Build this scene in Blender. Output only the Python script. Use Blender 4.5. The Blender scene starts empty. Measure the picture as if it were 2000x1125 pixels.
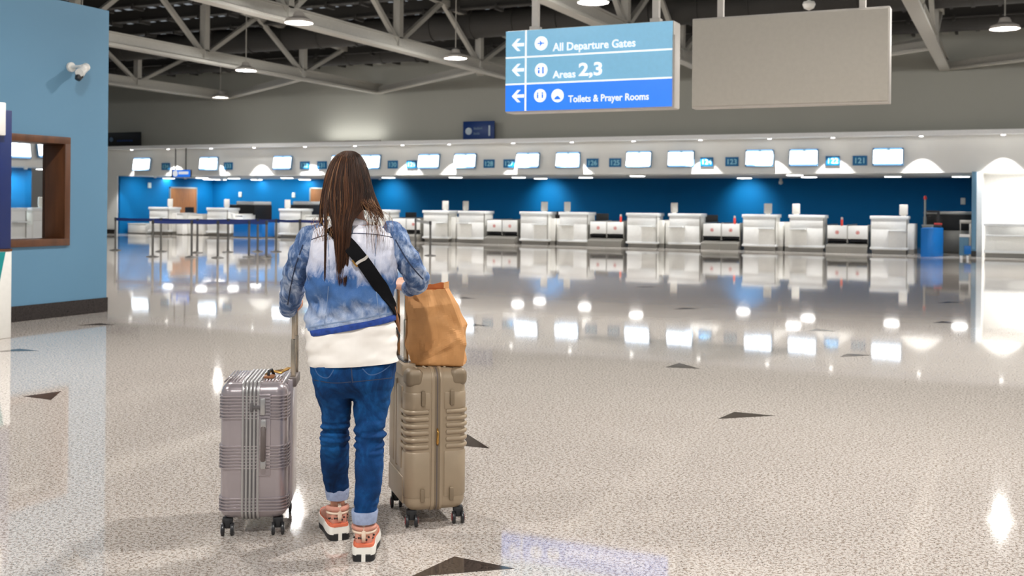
import bpy, bmesh, math, random
from mathutils import Vector, Matrix, noise
from mathutils.bvhtree import BVHTree
random.seed(7)
SC = bpy.context.scene
COL = SC.collection
R = math.radians
# ------------------------------------------------------------------ camera
F, H, TH, RO = 2100.0, 1.445, R(25), 0.0089     # focal length (px of a 2000 px frame), eye height, yaw, roll
CT, ST = math.cos(TH), math.sin(TH)
cam_d = bpy.data.cameras.new('camera'); cam = bpy.data.objects.new('camera', cam_d); COL.objects.link(cam)
cam_d.sensor_width = 36; cam_d.lens = F/2000*36
cam_d.shift_y = -(562.5-398)/2000
cam.matrix_world = Matrix.Translation((0, 0, H)) @ Matrix.Rotation(TH, 4, 'Z') @ Matrix.Rotation(R(90), 4, 'X') @ Matrix.Rotation(RO, 4, 'Z')
cam_d.clip_end = 300
cam_d.dof.use_dof = True; cam_d.dof.focus_distance = 4.6; cam_d.dof.aperture_fstop = 4.5
SC.camera = cam
# ------------------------------------------------------------------ world and exposure
w = bpy.data.worlds.new('world'); SC.world = w; w.use_nodes = True
w.node_tree.nodes['Background'].inputs[0].default_value = (.86, .93, 1, 1)
w.node_tree.nodes['Background'].inputs[1].default_value = .26
SC.view_settings.view_transform = 'Standard'; SC.view_settings.look = 'None'
SC.view_settings.exposure = 0.0; SC.view_settings.gamma = 1; SC.view_settings.use_curve_mapping = False
LAMP_W, GLOW_W, SPOT_W = 185, 235, 380
def lamp(name, kind, loc, energy, parent=None, rot=(0, 0, 0), color=(1, .98, .955), **kw):
    d = bpy.data.lights.new(name, kind); d.energy = energy; d.color = color
    for k, v in kw.items(): setattr(d, k, v)
    o = bpy.data.objects.new(name, d); o.location = loc; o.rotation_euler = rot; COL.objects.link(o)
    if parent: o.parent = parent
    return o
# ------------------------------------------------------------------ geometry of the view, to measure places in the hall
def uv(x, y):
    a, b = x-1000, 398-y
    return (a*math.cos(RO)-b*math.sin(RO))/F, (b*math.cos(RO)+a*math.sin(RO))/F
def atD(x, y, D):
    u, v = uv(x, y); return Vector((-ST*D+CT*D*u, CT*D+ST*D*u, H+v*D))
def atY(x, y, Y):
    u, v = uv(x, y); return atD(x, y, Y/(CT+ST*u))
def atX(x, y, X):
    u, v = uv(x, y); return atD(x, y, X/(-ST+CT*u))
def atZ(x, y, Z):
    u, v = uv(x, y); return atD(x, y, (Z-H)/v)
# ------------------------------------------------------------------ materials
def mat(name, col, rough=.5, metal=0, emit=0, ecol=None, var=0, vscale=20, bump=0, bscale=60, spec=None, stretch=None, alpha=None):
    m = bpy.data.materials.new(name); m.use_nodes = True
    nt = m.node_tree; b = nt.nodes['Principled BSDF']
    b.inputs['Base Color'].default_value = (*col, 1); b.inputs['Roughness'].default_value = rough
    b.inputs['Metallic'].default_value = metal
    if spec is not None: b.inputs['Specular IOR Level'].default_value = spec
    if emit:
        b.inputs['Emission Color'].default_value = (*(ecol or col), 1); b.inputs['Emission Strength'].default_value = emit
    tc = nt.nodes.new('ShaderNodeTexCoord'); mp = nt.nodes.new('ShaderNodeMapping'); nt.links.new(tc.outputs['Object'], mp.inputs[0])
    if stretch: mp.inputs['Scale'].default_value = stretch
    n = nt.nodes.new('ShaderNodeTexNoise'); n.inputs['Scale'].default_value = vscale; n.inputs['Detail'].default_value = 4
    nt.links.new(mp.outputs[0], n.inputs[0])
    va = var if var else .03
    cr = nt.nodes.new('ShaderNodeValToRGB')
    cr.color_ramp.elements[0].position = .3; cr.color_ramp.elements[1].position = .7
    cr.color_ramp.elements[0].color = (*[c*(1-va) for c in col], 1); cr.color_ramp.elements[1].color = (*[min(1, c*(1+va)) for c in col], 1)
    nt.links.new(n.outputs[0], cr.inputs[0]); nt.links.new(cr.outputs[0], b.inputs['Base Color'])
    if bump:
        n2 = nt.nodes.new('ShaderNodeTexNoise'); n2.inputs['Scale'].default_value = bscale; nt.links.new(mp.outputs[0], n2.inputs[0])
        bp = nt.nodes.new('ShaderNodeBump'); bp.inputs['Strength'].default_value = bump; bp.inputs['Distance'].default_value = .01
        nt.links.new(n2.outputs[0], bp.inputs['Height']); nt.links.new(bp.outputs[0], b.inputs['Normal'])
    return m
def s2l(r, g, b):
    f = lambda c: (c/255/12.92 if c/255 <= .04045 else ((c/255+.055)/1.055)**2.4)
    return (f(r), f(g), f(b))
M = {}
M['blue_wall'] = mat('pale_blue_paint', s2l(94, 136, 163), .6, var=.02, vscale=1)
M['grey_wall'] = mat('grey_plaster', s2l(176, 176, 166), .85, var=.03, vscale=.4)
M['header'] = mat('white_header_paint', s2l(238, 237, 232), .6, var=.02, vscale=1)
M['ledge'] = mat('bright_white_ledge_paint', (.95, .95, .94), .5)
M['white'] = mat('white_laminate', s2l(246, 246, 244), .35)
M['white_side'] = mat('cream_laminate', s2l(238, 237, 232), .4)
M['top'] = mat('white_solid_surface', s2l(246, 248, 248), .25)
M['back_blue'] = mat('deep_blue_paint', s2l(0, 97, 154), .7, var=.03, vscale=1, spec=.15)
M['desk_blue'] = mat('bright_blue_laminate', s2l(0, 112, 196), .35)
M['navy'] = mat('navy_panel', s2l(8, 32, 88), .4)
M['steel'] = mat('brushed_steel', s2l(176, 174, 168), .35, metal=.7, var=.08, stretch=(1, 1, 12))
M['plinth'] = mat('grey_metal_plinth', s2l(150, 147, 140), .35, metal=.4)
M['black'] = mat('black_rubber', (.012, .012, .013), .5)
M['dark'] = mat('charcoal_panel', (.03, .03, .032), .45)
M['skirt'] = mat('black_granite_skirting', (.028, .022, .02), .25, var=.4, vscale=60)
M['wood'] = mat('dark_walnut_frame', s2l(92, 56, 32), .4, var=.35, vscale=8, stretch=(1, 1, .15))
M['door'] = mat('orange_brown_wood_door', s2l(158, 98, 54), .5, var=.15, vscale=5, stretch=(6, 6, .6))
M['truss'] = mat('grey_painted_steel', s2l(176, 173, 164), .6, var=.05)
M['deck'] = mat('dark_roof_deck', s2l(66, 64, 60), .7, var=.12, vscale=2)
M['purlin'] = mat('dark_grey_purlin', s2l(58, 56, 53), .7)
M['lamp_on'] = mat('lamp_lens', (1, 1, 1), .4, emit=14, ecol=(1, .98, .94))
M['disc_on'] = mat('downlight_lens', (1, 1, 1), .4, emit=7, ecol=(1, .98, .94))
M['dot_on'] = mat('ledge_downlight_lens', (1, 1, 1), .4, emit=14, ecol=(1, .97, .92))
M['screen'] = mat('lit_screen_white', (.9, .95, 1), .3, emit=2.6, ecol=(.9, .96, 1))
M['screen_b'] = mat('lit_screen_blue_band', (.3, .55, .9), .3, emit=1.0, ecol=(.25, .52, .9))
M['scr_case'] = mat('blue_grey_screen_case', s2l(86, 132, 170), .4)
M['num_bg'] = mat('teal_blue_number_plate', s2l(0, 104, 158), .45)
M['num_fg'] = mat('pale_cyan_numeral', s2l(150, 214, 232), .5)
M['red'] = mat('red_vinyl', s2l(205, 60, 48), .45)
M['redlamp'] = mat('red_signal_lens', s2l(220, 50, 50), .3)
M['sign_l'] = mat('backlit_light_blue', s2l(124, 186, 220), .3, emit=.33, ecol=s2l(126, 190, 226))
M['sign_d'] = mat('backlit_deep_blue', s2l(40, 120, 235), .3, emit=.6, ecol=s2l(40, 124, 240))
M['sign_w'] = mat('backlit_white', (.85, .88, .9), .3, emit=.5, ecol=(1, 1, 1))
M['sign_side'] = mat('silver_sign_casing', s2l(190, 184, 176), .45, metal=.1)
M['board'] = mat('blank_grey_board', s2l(186, 180, 168), .7)
M['sign_navy'] = mat('unlit_navy_sign', s2l(4, 52, 118), .4)
M['sign_black'] = mat('unlit_black_sign', s2l(16, 20, 26), .4)
M['sign_grey'] = mat('dim_sign_lettering', s2l(96, 120, 146), .5)
M['sign_pale'] = mat('pale_sign_lettering', s2l(190, 205, 215), .5)
M['cctv'] = mat('white_plastic', s2l(225, 222, 215), .4)
M['teal'] = mat('teal_print', s2l(0, 130, 130), .5)
M['belt'] = mat('navy_barrier_webbing', s2l(8, 34, 96), .6)
M['post'] = mat('grey_barrier_post', s2l(112, 110, 106), .3, metal=.6)
M['glassw'] = None
def glass():
    m = bpy.data.materials.new('clear_window_glass'); m.use_nodes = True; nt = m.node_tree; nt.nodes.clear()
    o = nt.nodes.new('ShaderNodeOutputMaterial'); mx = nt.nodes.new('ShaderNodeMixShader'); t = nt.nodes.new('ShaderNodeBsdfTransparent'); g = nt.nodes.new('ShaderNodeBsdfGlossy')
    g.inputs['Roughness'].default_value = .02; fr = nt.nodes.new('ShaderNodeFresnel'); fr.inputs[0].default_value = 1.35
    nt.links.new(fr.outputs[0], mx.inputs[0]); nt.links.new(t.outputs[0], mx.inputs[1]); nt.links.new(g.outputs[0], mx.inputs[2]); nt.links.new(mx.outputs[0], o.inputs[0])
    return m
M['glassw'] = glass()
def granite(name, base, dark, mid, rough, cover):
    m = bpy.data.materials.new(name); m.use_nodes = True; nt = m.node_tree; b = nt.nodes['Principled BSDF']
    tc = nt.nodes.new('ShaderNodeTexCoord')
    def nz(scale, det, lo, hi, c0, c1):
        n = nt.nodes.new('ShaderNodeTexNoise'); n.inputs['Scale'].default_value = scale; n.inputs['Detail'].default_value = det
        nt.links.new(tc.outputs['Object'], n.inputs[0])
        r = nt.nodes.new('ShaderNodeValToRGB'); r.color_ramp.elements[0].position = lo; r.color_ramp.elements[1].position = hi
        r.color_ramp.elements[0].color = c0; r.color_ramp.elements[1].color = c1
        nt.links.new(n.outputs[0], r.inputs[0]); return r
    def mix(f, a, bb, typ='MIX'):
        x = nt.nodes.new('ShaderNodeMix'); x.data_type = 'RGBA'; x.blend_type = typ
        if isinstance(f, float): x.inputs[0].default_value = f
        else: nt.links.new(f, x.inputs[0])
        for k, v in ((6, a), (7, bb)):
            if isinstance(v, tuple): x.inputs[k].default_value = v
            else: nt.links.new(v, x.inputs[k])
        return x.outputs[2]
    W, K = (1, 1, 1, 1), (0, 0, 0, 1)
    large = nz(.35, 2, .3, .7, (*[c*.94 for c in base], 1), (*[min(1, c*1.05) for c in base], 1))
    c1 = mix(nz(62, 3, .49, .60, K, W).outputs[0], large.outputs[0], (*mid, 1))
    c2 = mix(nz(150, 2, cover, cover+.07, K, W).outputs[0], c1, (*dark, 1))
    c3 = mix(nz(95, 2, .58, .66, K, (.6, .6, .6, 1)).outputs[0], c2, (*[min(1, c*1.25) for c in base], 1))
    nt.links.new(c3, b.inputs['Base Color'])
    b.inputs['Roughness'].default_value = rough; b.inputs['IOR'].default_value = 1.56
    n = nt.nodes.new('ShaderNodeTexNoise'); n.inputs['Scale'].default_value = .9; n.inputs['Detail'].default_value = 2; nt.links.new(tc.outputs['Object'], n.inputs[0])
    bp = nt.nodes.new('ShaderNodeBump'); bp.inputs['Strength'].default_value = .06; bp.inputs['Distance'].default_value = .01
    nt.links.new(n.outputs[0], bp.inputs['Height']); nt.links.new(bp.outputs[0], b.inputs['Normal'])
    return m
M['floor'] = granite('polished_beige_granite', s2l(190, 182, 174), s2l(54, 46, 40), s2l(146, 133, 122), .045, .575)
M['inlay'] = granite('polished_dark_granite', s2l(66, 56, 50), s2l(20, 17, 15), s2l(52, 44, 40), .06, .55)
M['border'] = granite('polished_pale_granite', s2l(222, 218, 210), s2l(150, 142, 132), s2l(205, 198, 190), .045, .66)
# ------------------------------------------------------------------ mesh building
class MB:
    def __init__(s): s.v = []; s.f = []; s.m = []
    def add(s, vs, fs, mi=0):
        o = len(s.v); s.v += [tuple(v) for v in vs]; s.f += [tuple(i+o for i in f) for f in fs]; s.m += [mi]*len(fs); return s
    def box(s, x0, x1, y0, y1, z0, z1, mi=0, mtx=None):
        vs = [Vector((x, y, z)) for x in (x0, x1) for y in (y0, y1) for z in (z0, z1)]
        if mtx is not None: vs = [mtx @ v for v in vs]
        return s.add(vs, [(0, 1, 3, 2), (4, 6, 7, 5), (0, 4, 5, 1), (2, 3, 7, 6), (0, 2, 6, 4), (1, 5, 7, 3)], mi)
    def bar(s, p, q, wd, ht, mi=0):                                  # rectangular bar between two points
        p, q = Vector(p), Vector(q); t = (q-p).normalized()
        ref = Vector((0, 0, 1)) if abs(t.z) < .95 else Vector((0, 1, 0))
        a = t.cross(ref).normalized(); b = a.cross(t).normalized(); vs = []
        for c in (p, q):
            for i, j in ((-1, -1), (1, -1), (1, 1), (-1, 1)): vs.append(c+a*i*wd/2+b*j*ht/2)
        return s.add(vs, [(3, 2, 1, 0), (4, 5, 6, 7), (0, 1, 5, 4), (1, 2, 6, 5), (2, 3, 7, 6), (3, 0, 4, 7)], mi)
    def tube(s, pts, rad, seg=12, ref=None, cap=True, mi=0, ry=None):
        pts = [Vector(p) for p in pts]; n = len(pts)
        if not hasattr(rad, '__len__'): rad = [rad]*n
        o = len(s.v); prev = None
        for i, p in enumerate(pts):
            t = (pts[min(i+1, n-1)]-pts[max(i-1, 0)]).normalized()
            if ref is not None: a = Vector(ref).cross(t)
            elif prev is None: a = t.cross(Vector((0, 0, 1)) if abs(t.z) < .9 else Vector((0, 1, 0)))
            else: a = prev-t*prev.dot(t)
            if a.length < 1e-6: a = Vector((1, 0, 0))
            a.normalize(); prev = a; b = t.cross(a)
            r = rad[i]; r1, r2 = (r if hasattr(r, '__len__') else (r, r if ry is None else ry))
            for k in range(seg):
                an = 2*math.pi*k/seg; s.v.append(tuple(p+a*math.cos(an)*r1+b*math.sin(an)*r2))
        for i in range(n-1):
            for k in range(seg):
                k2 = (k+1) % seg; s.f.append((o+i*seg+k, o+i*seg+k2, o+(i+1)*seg+k2, o+(i+1)*seg+k)); s.m.append(mi)
        if cap:
            s.f.append(tuple(o+k for k in reversed(range(seg)))); s.m.append(mi)
            s.f.append(tuple(o+(n-1)*seg+k for k in range(seg))); s.m.append(mi)
        return s
    def rings(s, rings, cap=True, mi=0, capb=True):                  # loft equal-length closed rings
        o = len(s.v); seg = len(rings[0])
        for r in rings: s.v += [tuple(p) for p in r]
        for i in range(len(rings)-1):
            for k in range(seg):
                k2 = (k+1) % seg; s.f.append((o+i*seg+k, o+i*seg+k2, o+(i+1)*seg+k2, o+(i+1)*seg+k)); s.m.append(mi)
        if capb: s.f.append(tuple(o+k for k in reversed(range(seg)))); s.m.append(mi)
        if cap: s.f.append(tuple(o+(len(rings)-1)*seg+k for k in range(seg))); s.m.append(mi)
        return s
    def cyl(s, c, r, h, axis='z', seg=20, mi=0, r2=None):
        c = Vector(c); d = {'x': Vector((1, 0, 0)), 'y': Vector((0, 1, 0)), 'z': Vector((0, 0, 1))}[axis]
        return s.tube([c-d*h/2, c+d*h/2], [r, r if r2 is None else r2], seg, mi=mi)
    def lathe(s, prof, c=(0, 0, 0), seg=24, mi=0):
        return s.rings([[(c[0]+r*math.cos(2*math.pi*k/seg), c[1]+r*math.sin(2*math.pi*k/seg), c[2]+z) for k in range(seg)] for r, z in prof], mi=mi)
    def ellipsoid(s, c, r, seg=20, rg=12, mi=0):
        return s.rings([[(c[0]+r[0]*math.sin(math.pi*j/rg)*math.cos(2*math.pi*k/seg), c[1]+r[1]*math.sin(math.pi*j/rg)*math.sin(2*math.pi*k/seg), c[2]-r[2]*math.cos(math.pi*j/rg)) for k in range(seg)] for j in [.15]+list(range(1, rg))+[rg-.15]], mi=mi)
    def xf(s, mtx): s.v = [tuple(mtx @ Vector(v)) for v in s.v]; return s
    def join(s, o, mi=None):
        n = len(s.v); s.v += o.v; s.f += [tuple(i+n for i in f) for f in o.f]; s.m += (o.m if mi is None else [mi]*len(o.f)); return s
    def mesh(s, name='tmp'):
        me = bpy.data.meshes.new(name); me.from_pydata(s.v, [], s.f); me.update(); return me
    def build(s, name, mats, parent=None, smooth=False, bevel=0, seg=2, loc=None, sub=0, fix=True, ang=40):
        me = s.mesh(name)
        if not isinstance(mats, (list, tuple)): mats = [mats]
        for m in mats: me.materials.append(m)
        for p, mi in zip(me.polygons, s.m): p.material_index = mi
        if fix:
            b = bmesh.new(); b.from_mesh(me); bmesh.ops.recalc_face_normals(b, faces=b.faces[:])
            if bevel:
                es = [e for e in b.edges if len(e.link_faces) == 2 and e.calc_face_angle(0) > .5]
                bmesh.ops.bevel(b, geom=es, offset=bevel, segments=seg, affect='EDGES', profile=.5, clamp_overlap=True)
            b.to_mesh(me); b.free()
        o = bpy.data.objects.new(name, me); COL.objects.link(o)
        if parent: o.parent = parent
        if loc: o.location = loc
        if smooth or bevel:
            for p in me.polygons: p.use_smooth = True
            if bevel or smooth == 'auto':
                me.set_sharp_from_angle(angle=R(ang))
        if sub:
            md = o.modifiers.new('subdivision', 'SUBSURF'); md.levels = md.render_levels = sub
        return o
def thing(name, label, cat, loc=(0, 0, 0), rz=0, group=None):
    o = bpy.data.objects.new(name, None); COL.objects.link(o); o.location = loc; o.rotation_euler = (0, 0, rz)
    o.empty_display_size = .1; o['label'] = label; o['category'] = cat
    if group: o['group'] = group
    return o
def tag(o, label, cat, group=None):
    o['label'] = label; o['category'] = cat
    if group: o['group'] = group
    return o
def struct(o): o['kind'] = 'structure'; return o
def dup(root, loc, label, rz=None):
    c = root.copy(); COL.objects.link(c); c.location = loc; c['label'] = label
    if rz is not None: c.rotation_euler = (0, 0, rz)
    def rec(a, b):
        for ch in list(a.children):
            d = ch.copy(); COL.objects.link(d); d.parent = b; d.matrix_parent_inverse = ch.matrix_parent_inverse; rec(ch, d)
    rec(root, c); return c
def text_mb(body, size, depth=.004, off=0, mi=0, align='LEFT'):
    c = bpy.data.curves.new('t', 'FONT'); c.body = body; c.size = size; c.extrude = depth/2; c.offset = off; c.align_x = align; c.resolution_u = 3
    o = bpy.data.objects.new('t', c); COL.objects.link(o); dg = bpy.context.evaluated_depsgraph_get(); dg.update()
    me = bpy.data.meshes.new_from_object(o.evaluated_get(dg)); mb = MB()
    mb.add([(v.co.x, -v.co.z, v.co.y) for v in me.vertices], [tuple(p.vertices) for p in me.polygons], mi)   # stands upright, facing -y
    bpy.data.objects.remove(o); bpy.data.meshes.remove(me); bpy.data.curves.remove(c)
    return mb
def remeshed(mb, voxel, smooth=4, name='tmp'):
    o = bpy.data.objects.new('tmp', mb.mesh()); COL.objects.link(o)
    b = bmesh.new(); b.from_mesh(o.data); bmesh.ops.recalc_face_normals(b, faces=b.faces[:]); b.to_mesh(o.data); b.free()
    md = o.modifiers.new('r', 'REMESH'); md.mode = 'VOXEL'; md.voxel_size = voxel
    if smooth: sm = o.modifiers.new('s', 'SMOOTH'); sm.iterations = smooth; sm.factor = .5
    dg = bpy.context.evaluated_depsgraph_get(); dg.update()
    me = bpy.data.meshes.new_from_object(o.evaluated_get(dg)); me.name = name
    bpy.data.objects.remove(o); return me
def displace(me, fn):
    ns = [v.normal.copy() for v in me.vertices]
    for v, n in zip(me.vertices, ns): v.co += n*fn(v.co, n)
    me.update()
def obj(name, me, m, parent=None, smooth=True):
    me.materials.clear()
    for x in (m if isinstance(m, (list, tuple)) else [m]): me.materials.append(x)
    if smooth:
        for p in me.polygons: p.use_smooth = True
    o = bpy.data.objects.new(name, me); COL.objects.link(o); o.parent = parent; return o
ORD = ['first', 'second', 'third', 'fourth', 'fifth', 'sixth', 'seventh', 'eighth', 'ninth', 'tenth', 'eleventh', 'twelfth', 'thirteenth', 'fourteenth', 'fifteenth', 'sixteenth', 'seventeenth', 'eighteenth', 'nineteenth', 'twentieth', 'twenty-first']

# ================================================================== SETTING
floor = struct(MB().box(-48, 18, -14, 43, -.2, 0).build('floor', M['floor']))
MB().box(-36, 16, 33.3, 34.45, -.001, .0012).build('floor_border', M['border'], floor)
tris = [[(-6.57, 5.64), (-6.5, 5.92), (-6.28, 5.63)], [(-1.80, 7.20), (-1.76, 7.49), (-1.48, 7.49)], [(-2.10, 3.60), (-2.06, 3.89), (-1.78, 3.87)],
        [(-3.08, 5.98), (-2.79, 5.70), (-3.08, 5.68)], [(-2.80, 9.27), (-2.76, 9.57), (-2.50, 9.33)], [(-1.50, 10.72), (-1.47, 10.99), (-1.24, 10.98)],
        [(-4.27, 14.47), (-4.2, 14.77), (-3.98, 14.75)], [(-2.14, 12.80), (-2.1, 13.05), (-1.86, 12.9)], [(-.90, 14.45), (-.8, 14.72), (-.58, 14.57)],
        [(-8.74, 7.15), (-8.7, 7.42), (-8.43, 7.40)], [(-9.75, 9.1), (-9.7, 9.4), (-9.42, 9.35)], [(-1.02, 17.5), (-.9, 17.8), (-.68, 17.76)],
        [(-7.72, 14.4), (-7.65, 14.7), (-7.4, 14.6)], [(-5.05, 7.55), (-5.0, 7.83), (-4.74, 7.8)], [(-5.9, 11.2), (-5.85, 11.5), (-5.6, 11.4)],
        [(-9.5, 14.6), (-9.42, 14.9), (-9.2, 14.8)], [(-6.0, 18.0), (-5.9, 18.3), (-5.7, 18.2)]]
for t in tris:
    MB().rings([[(x, y, -.001) for x, y in t], [(x, y, .0015) for x, y in t]]).build('floor_inlay', M['inlay'], floor)
WX = -35.1                                                            # left side wall of the check-in bay
struct(MB().box(-48, 18, 35.05, 35.4, 3.66, 7.6).build('wall_back_upper', M['grey_wall']))
struct(MB().box(-48, -35.2, 35.0, 35.4, 0, 3.62).build('wall_back_left', M['header']))
MBh = MB().box(-35.2, 18, 35.0, 35.2, 2.5, 3.62)
struct(MBh.build('wall_header', M['header']))
led = struct(MB().box(-48, 18, 34.42, 35.06, 3.62, 3.75).build('trim_1', M['ledge']))
struct(MB().box(-35.3, 18, 35.15, 41.2, 2.5, 2.6).build('ceiling_soffit', M['header']))
struct(MB().box(-36, -.95, 41, 41.2, 0, 2.52).build('wall_back', M['back_blue']))
struct(MB().box(WX-.12, WX, 35.05, 41.05, 0, 2.52).build('wall_bay_left', M['back_blue']))
struct(MB().box(-1.12, -1.0, 34.6, 41.1, 0, 2.52).build('wall_bay_right', M['blue_wall']))
MB().box(-1.14, -.98, 34.55, 34.62, 0, .17).build('baseboard', M['black'], bpy.data.objects['wall_bay_right'])
struct(MB().box(-.99, -.84, 34.8, 37.2, 0, 2.52).build('wall_niche_left', M['white']))
struct(MB().box(-.9, 18, 37, 37.2, 0, 2.52).build('wall_niche_back', M['white']))
struct(MB().box(-47.9, -35.25, 34.93, 35.0, 0, .18).build('baseboard_back', M['skirt']))
# doors in the blue walls
def door_at(name, p0, p1, z1, axis):
    fr = MB(); dr = MB(); hd = MB()
    if axis == 'x':      # lies in a wall of constant x
        dr.box(WX, WX+.05, p0, p1, 0, z1); fr.box(WX, WX+.07, p0-.06, p0, 0, z1+.06).box(WX, WX+.07, p1, p1+.06, 0, z1+.06).box(WX, WX+.07, p0-.06, p1+.06, z1, z1+.06)
        hd.box(WX+.05, WX+.11, p0+.08, p0+.22, 1.0, 1.03)
    else:
        dr.box(p0, p1, 40.95, 41, 0, z1); fr.box(p0-.06, p0, 40.93, 41, 0, z1+.06).box(p1, p1+.06, 40.93, 41, 0, z1+.06).box(p0-.06, p1+.06, 40.93, 41, z1, z1+.06)
        hd.box(p0+.08, p0+.22, 40.89, 40.95, 1.0, 1.03)
    o = struct(dr.build(name, M['door'])); fr.build('door_frame', M['steel'], o); hd.build('door_handle', M['steel'], o)
a = atX(333, 400, WX+.05).y; b = atX(383, 400, WX+.05).y
door_at('door_1', a, b, atX(360, 368, WX).z, 'x')
door_at('door_2', atY(608, 400, 41).x, atY(608, 400, 41).x+1.5, 2.05, 'y')
# roof
def roofz(y): return 7.0+(35-y)*.075
mb = MB()
ys = [35.3, 28, 20, 10, 0, -14]
for i in range(110):                                                 # ribbed metal deck running up the slope
    x = -38+i*.5
    for (xa, xb, dz) in ((x, x+.2, 0), (x+.2, x+.25, .0), (x+.25, x+.5, .08)):
        mb.add([(xa, 35.3, roofz(35.3)+dz), (xb, 35.3, roofz(35.3)+dz), (xb, -14, roofz(-14)+dz), (xa, -14, roofz(-14)+dz)], [(0, 1, 2, 3)])
mb.box(-38, 17, -14, 35.3, 10.8, 10.9)
ceil = struct(mb.build('ceiling', M['deck'], fix=False))
for j in range(14):
    y = 34.2-j*1.55; z = roofz(y)-.02; pb = MB()
    pb.box(-38, 17, y-.04, y+.04, z-.36, z); pb.box(-38, 17, y-.14, y+.14, z-.38, z-.34)
    for i in range(46): pb.box(-37.6+i*1.2, -37.52+i*1.2, y-.16, y+.3, z-.46, z-.3)
    pb.build('purlin', M['purlin'], ceil)
for (y, z, r) in ((33.0, 6.75, .3), (29.2, 6.9, .42)):
    d = MB().tube([(-38, y, z), (17, y, z)], r, 20)
    for i in range(40): d.tube([(-37.4+i*1.4, y, z), (-37.3+i*1.4, y, z)], r+.03, 20)
    tag(d.build('air_duct', M['purlin'], smooth='auto'), 'dark round air duct under the roof '+('close to the grey end wall' if y > 30 else 'farther from the grey end wall, the bigger one'), 'duct')
# trusses: bottom chord, top chord, posts and braces
ZC = 5.6
def truss(X, label, y0=2, y1=34.98, phase=0):
    t = thing('roof_truss', label, 'roof truss', (X, 0, 0), 0, 'steel roof trusses under the dark deck')
    m = MB(); m.bar((0, y0, ZC), (0, y1, ZC), .3, .07).bar((0, y0, ZC+.17), (0, y1, ZC+.17), .06, .3).bar((0, y0, ZC+.33), (0, y1, ZC+.33), .2, .04)
    m.build('bottom_chord', M['truss'], t)
    MB().bar((0, y0, roofz(y0)-.2), (0, y1, roofz(y1)-.2), .2, .2).build('top_chord', M['truss'], t)
    y = y1-4.9-phase; k = 0
    while y > y0:
        MB().bar((0, y, ZC+.1), (0, y, roofz(y)-.25), .2, .2).build('post', M['truss'], t)
        MB().bar((0, y+.1, ZC+.25), (0, y+2.4, roofz(y+2.4)-.25), .12, .12).build('brace', M['truss'], t)
        MB().bar((0, y-.1, ZC+.25), (0, y-2.4, roofz(y-2.4)-.25), .12, .12).build('brace', M['truss'], t)
        y -= 4.9; k += 1
    return t
TX = [-29.3, -21.9, -15.2, -8.7, -1.9, 4.9]
TL = ['grey steel roof truss whose lower chord ends above the blue kiosk wall', 'grey steel roof truss meeting the end wall left of the woman',
      'grey steel roof truss running down behind the lit direction sign', 'grey steel roof truss mostly hidden by the two hanging boards',
      'thick pale roof truss running down right of the blank grey board', 'grey steel roof truss at the far right edge of the hall']
for X, l in zip(TX, TL): truss(X, l)
for i in range(5):                                                   # zigzag wind bracing between the lower chords
    xa, xb = TX[i], TX[i+1]; t = thing('wind_bracing', 'zigzag steel wind bracing under the roof at the end wall, %s bay from the left' % ORD[i], 'steel bracing', (xa, 34.8, ZC), 0, 'wind bracing at the end wall')
    for (pa, pb) in (((0, .05, 0), (xb-xa, -4.8, 0)), ((xb-xa, -4.8, .1), ((xb-xa)/2+1, .05, .5))):
        MB().bar(pa, pb, .24, .06).bar((pa[0], pa[1], pa[2]+.12), (pb[0], pb[1], pb[2]+.12), .06, .2).build('brace', M['truss'], t)
# highbay lamps
def make_highbay():
    t = thing('highbay_lamp', '', 'ceiling lamp', (0, 0, 0), 0, 'round high bay lamps under the trusses')
    MB().lathe([(.04, .24), (.10, .22), (.14, .12), (.29, .05), (.31, .0), (.305, -.02), (.26, .0)]).build('housing', M['sign_side'], t, smooth='auto')
    MB().lathe([(.02, -.005), (.17, -.005), (.17, .0), (.02, .0)]).build('lens', M['lamp_on'], t)
    MB().tube([(0, 0, .22), (0, 0, 2.0)], .015, 8).build('hanger', M['truss'], t)
    lamp('lamp_light', 'AREA', (0, 0, -.03), LAMP_W, t, shape='DISK', size=.3, spread=R(140)); lamp('lamp_glow', 'POINT', (0, 0, -.06), GLOW_W, t, shadow_soft_size=.12)
    return t
hb = make_highbay()
spots = [(-27.05, 31.98), (-20.7, 25.6), (-14.1, 19.2), (-13.6, 25.5), (-.2, 25.64), (-7.36, 19.4), (-20.6, 19.3)]
for y in (13, 6.6, .3, -6): spots += [(x, y) for x in (-20.6, -13.9, -7.2, -.4, 6.4)]
spots = [s for s in spots if not (s[0] < -12 and s[1] < 8)]
spots += [(6.4, 19.3), (6.4, 25.6)]
LN = {0: 'beside the end wall above the dark unlit sign', 1: 'between two trusses at upper left', 2: 'on the left truss near the top edge of the photo', 3: 'just left of the lit direction sign',
      4: 'near the upper right corner', 5: 'above the lit direction sign', 6: 'left of the long diagonal truss'}
for i, (x, y) in enumerate(spots):
    l = 'round lit high bay lamp '+(LN[i] if i in LN else 'over the hall, %d metres ahead, %d metres to the %s' % (round(y), abs(round(x)), 'left' if x < 0 else 'right'))
    if i == 0: hb.location = (x, y, 5.35); hb['label'] = l; o = hb
    else: o = dup(hb, (x, y, 5.35), l)
    for ch in o.children:
        if ch.name.startswith('hanger'): ch.scale.z = (roofz(y)-5.3)/2.0
for ch in hb.children:                                              # the lamp beside the end wall is dimmer
    if ch.type == 'LIGHT': ch.data = ch.data.copy(); ch.data.energy *= .22
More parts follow.
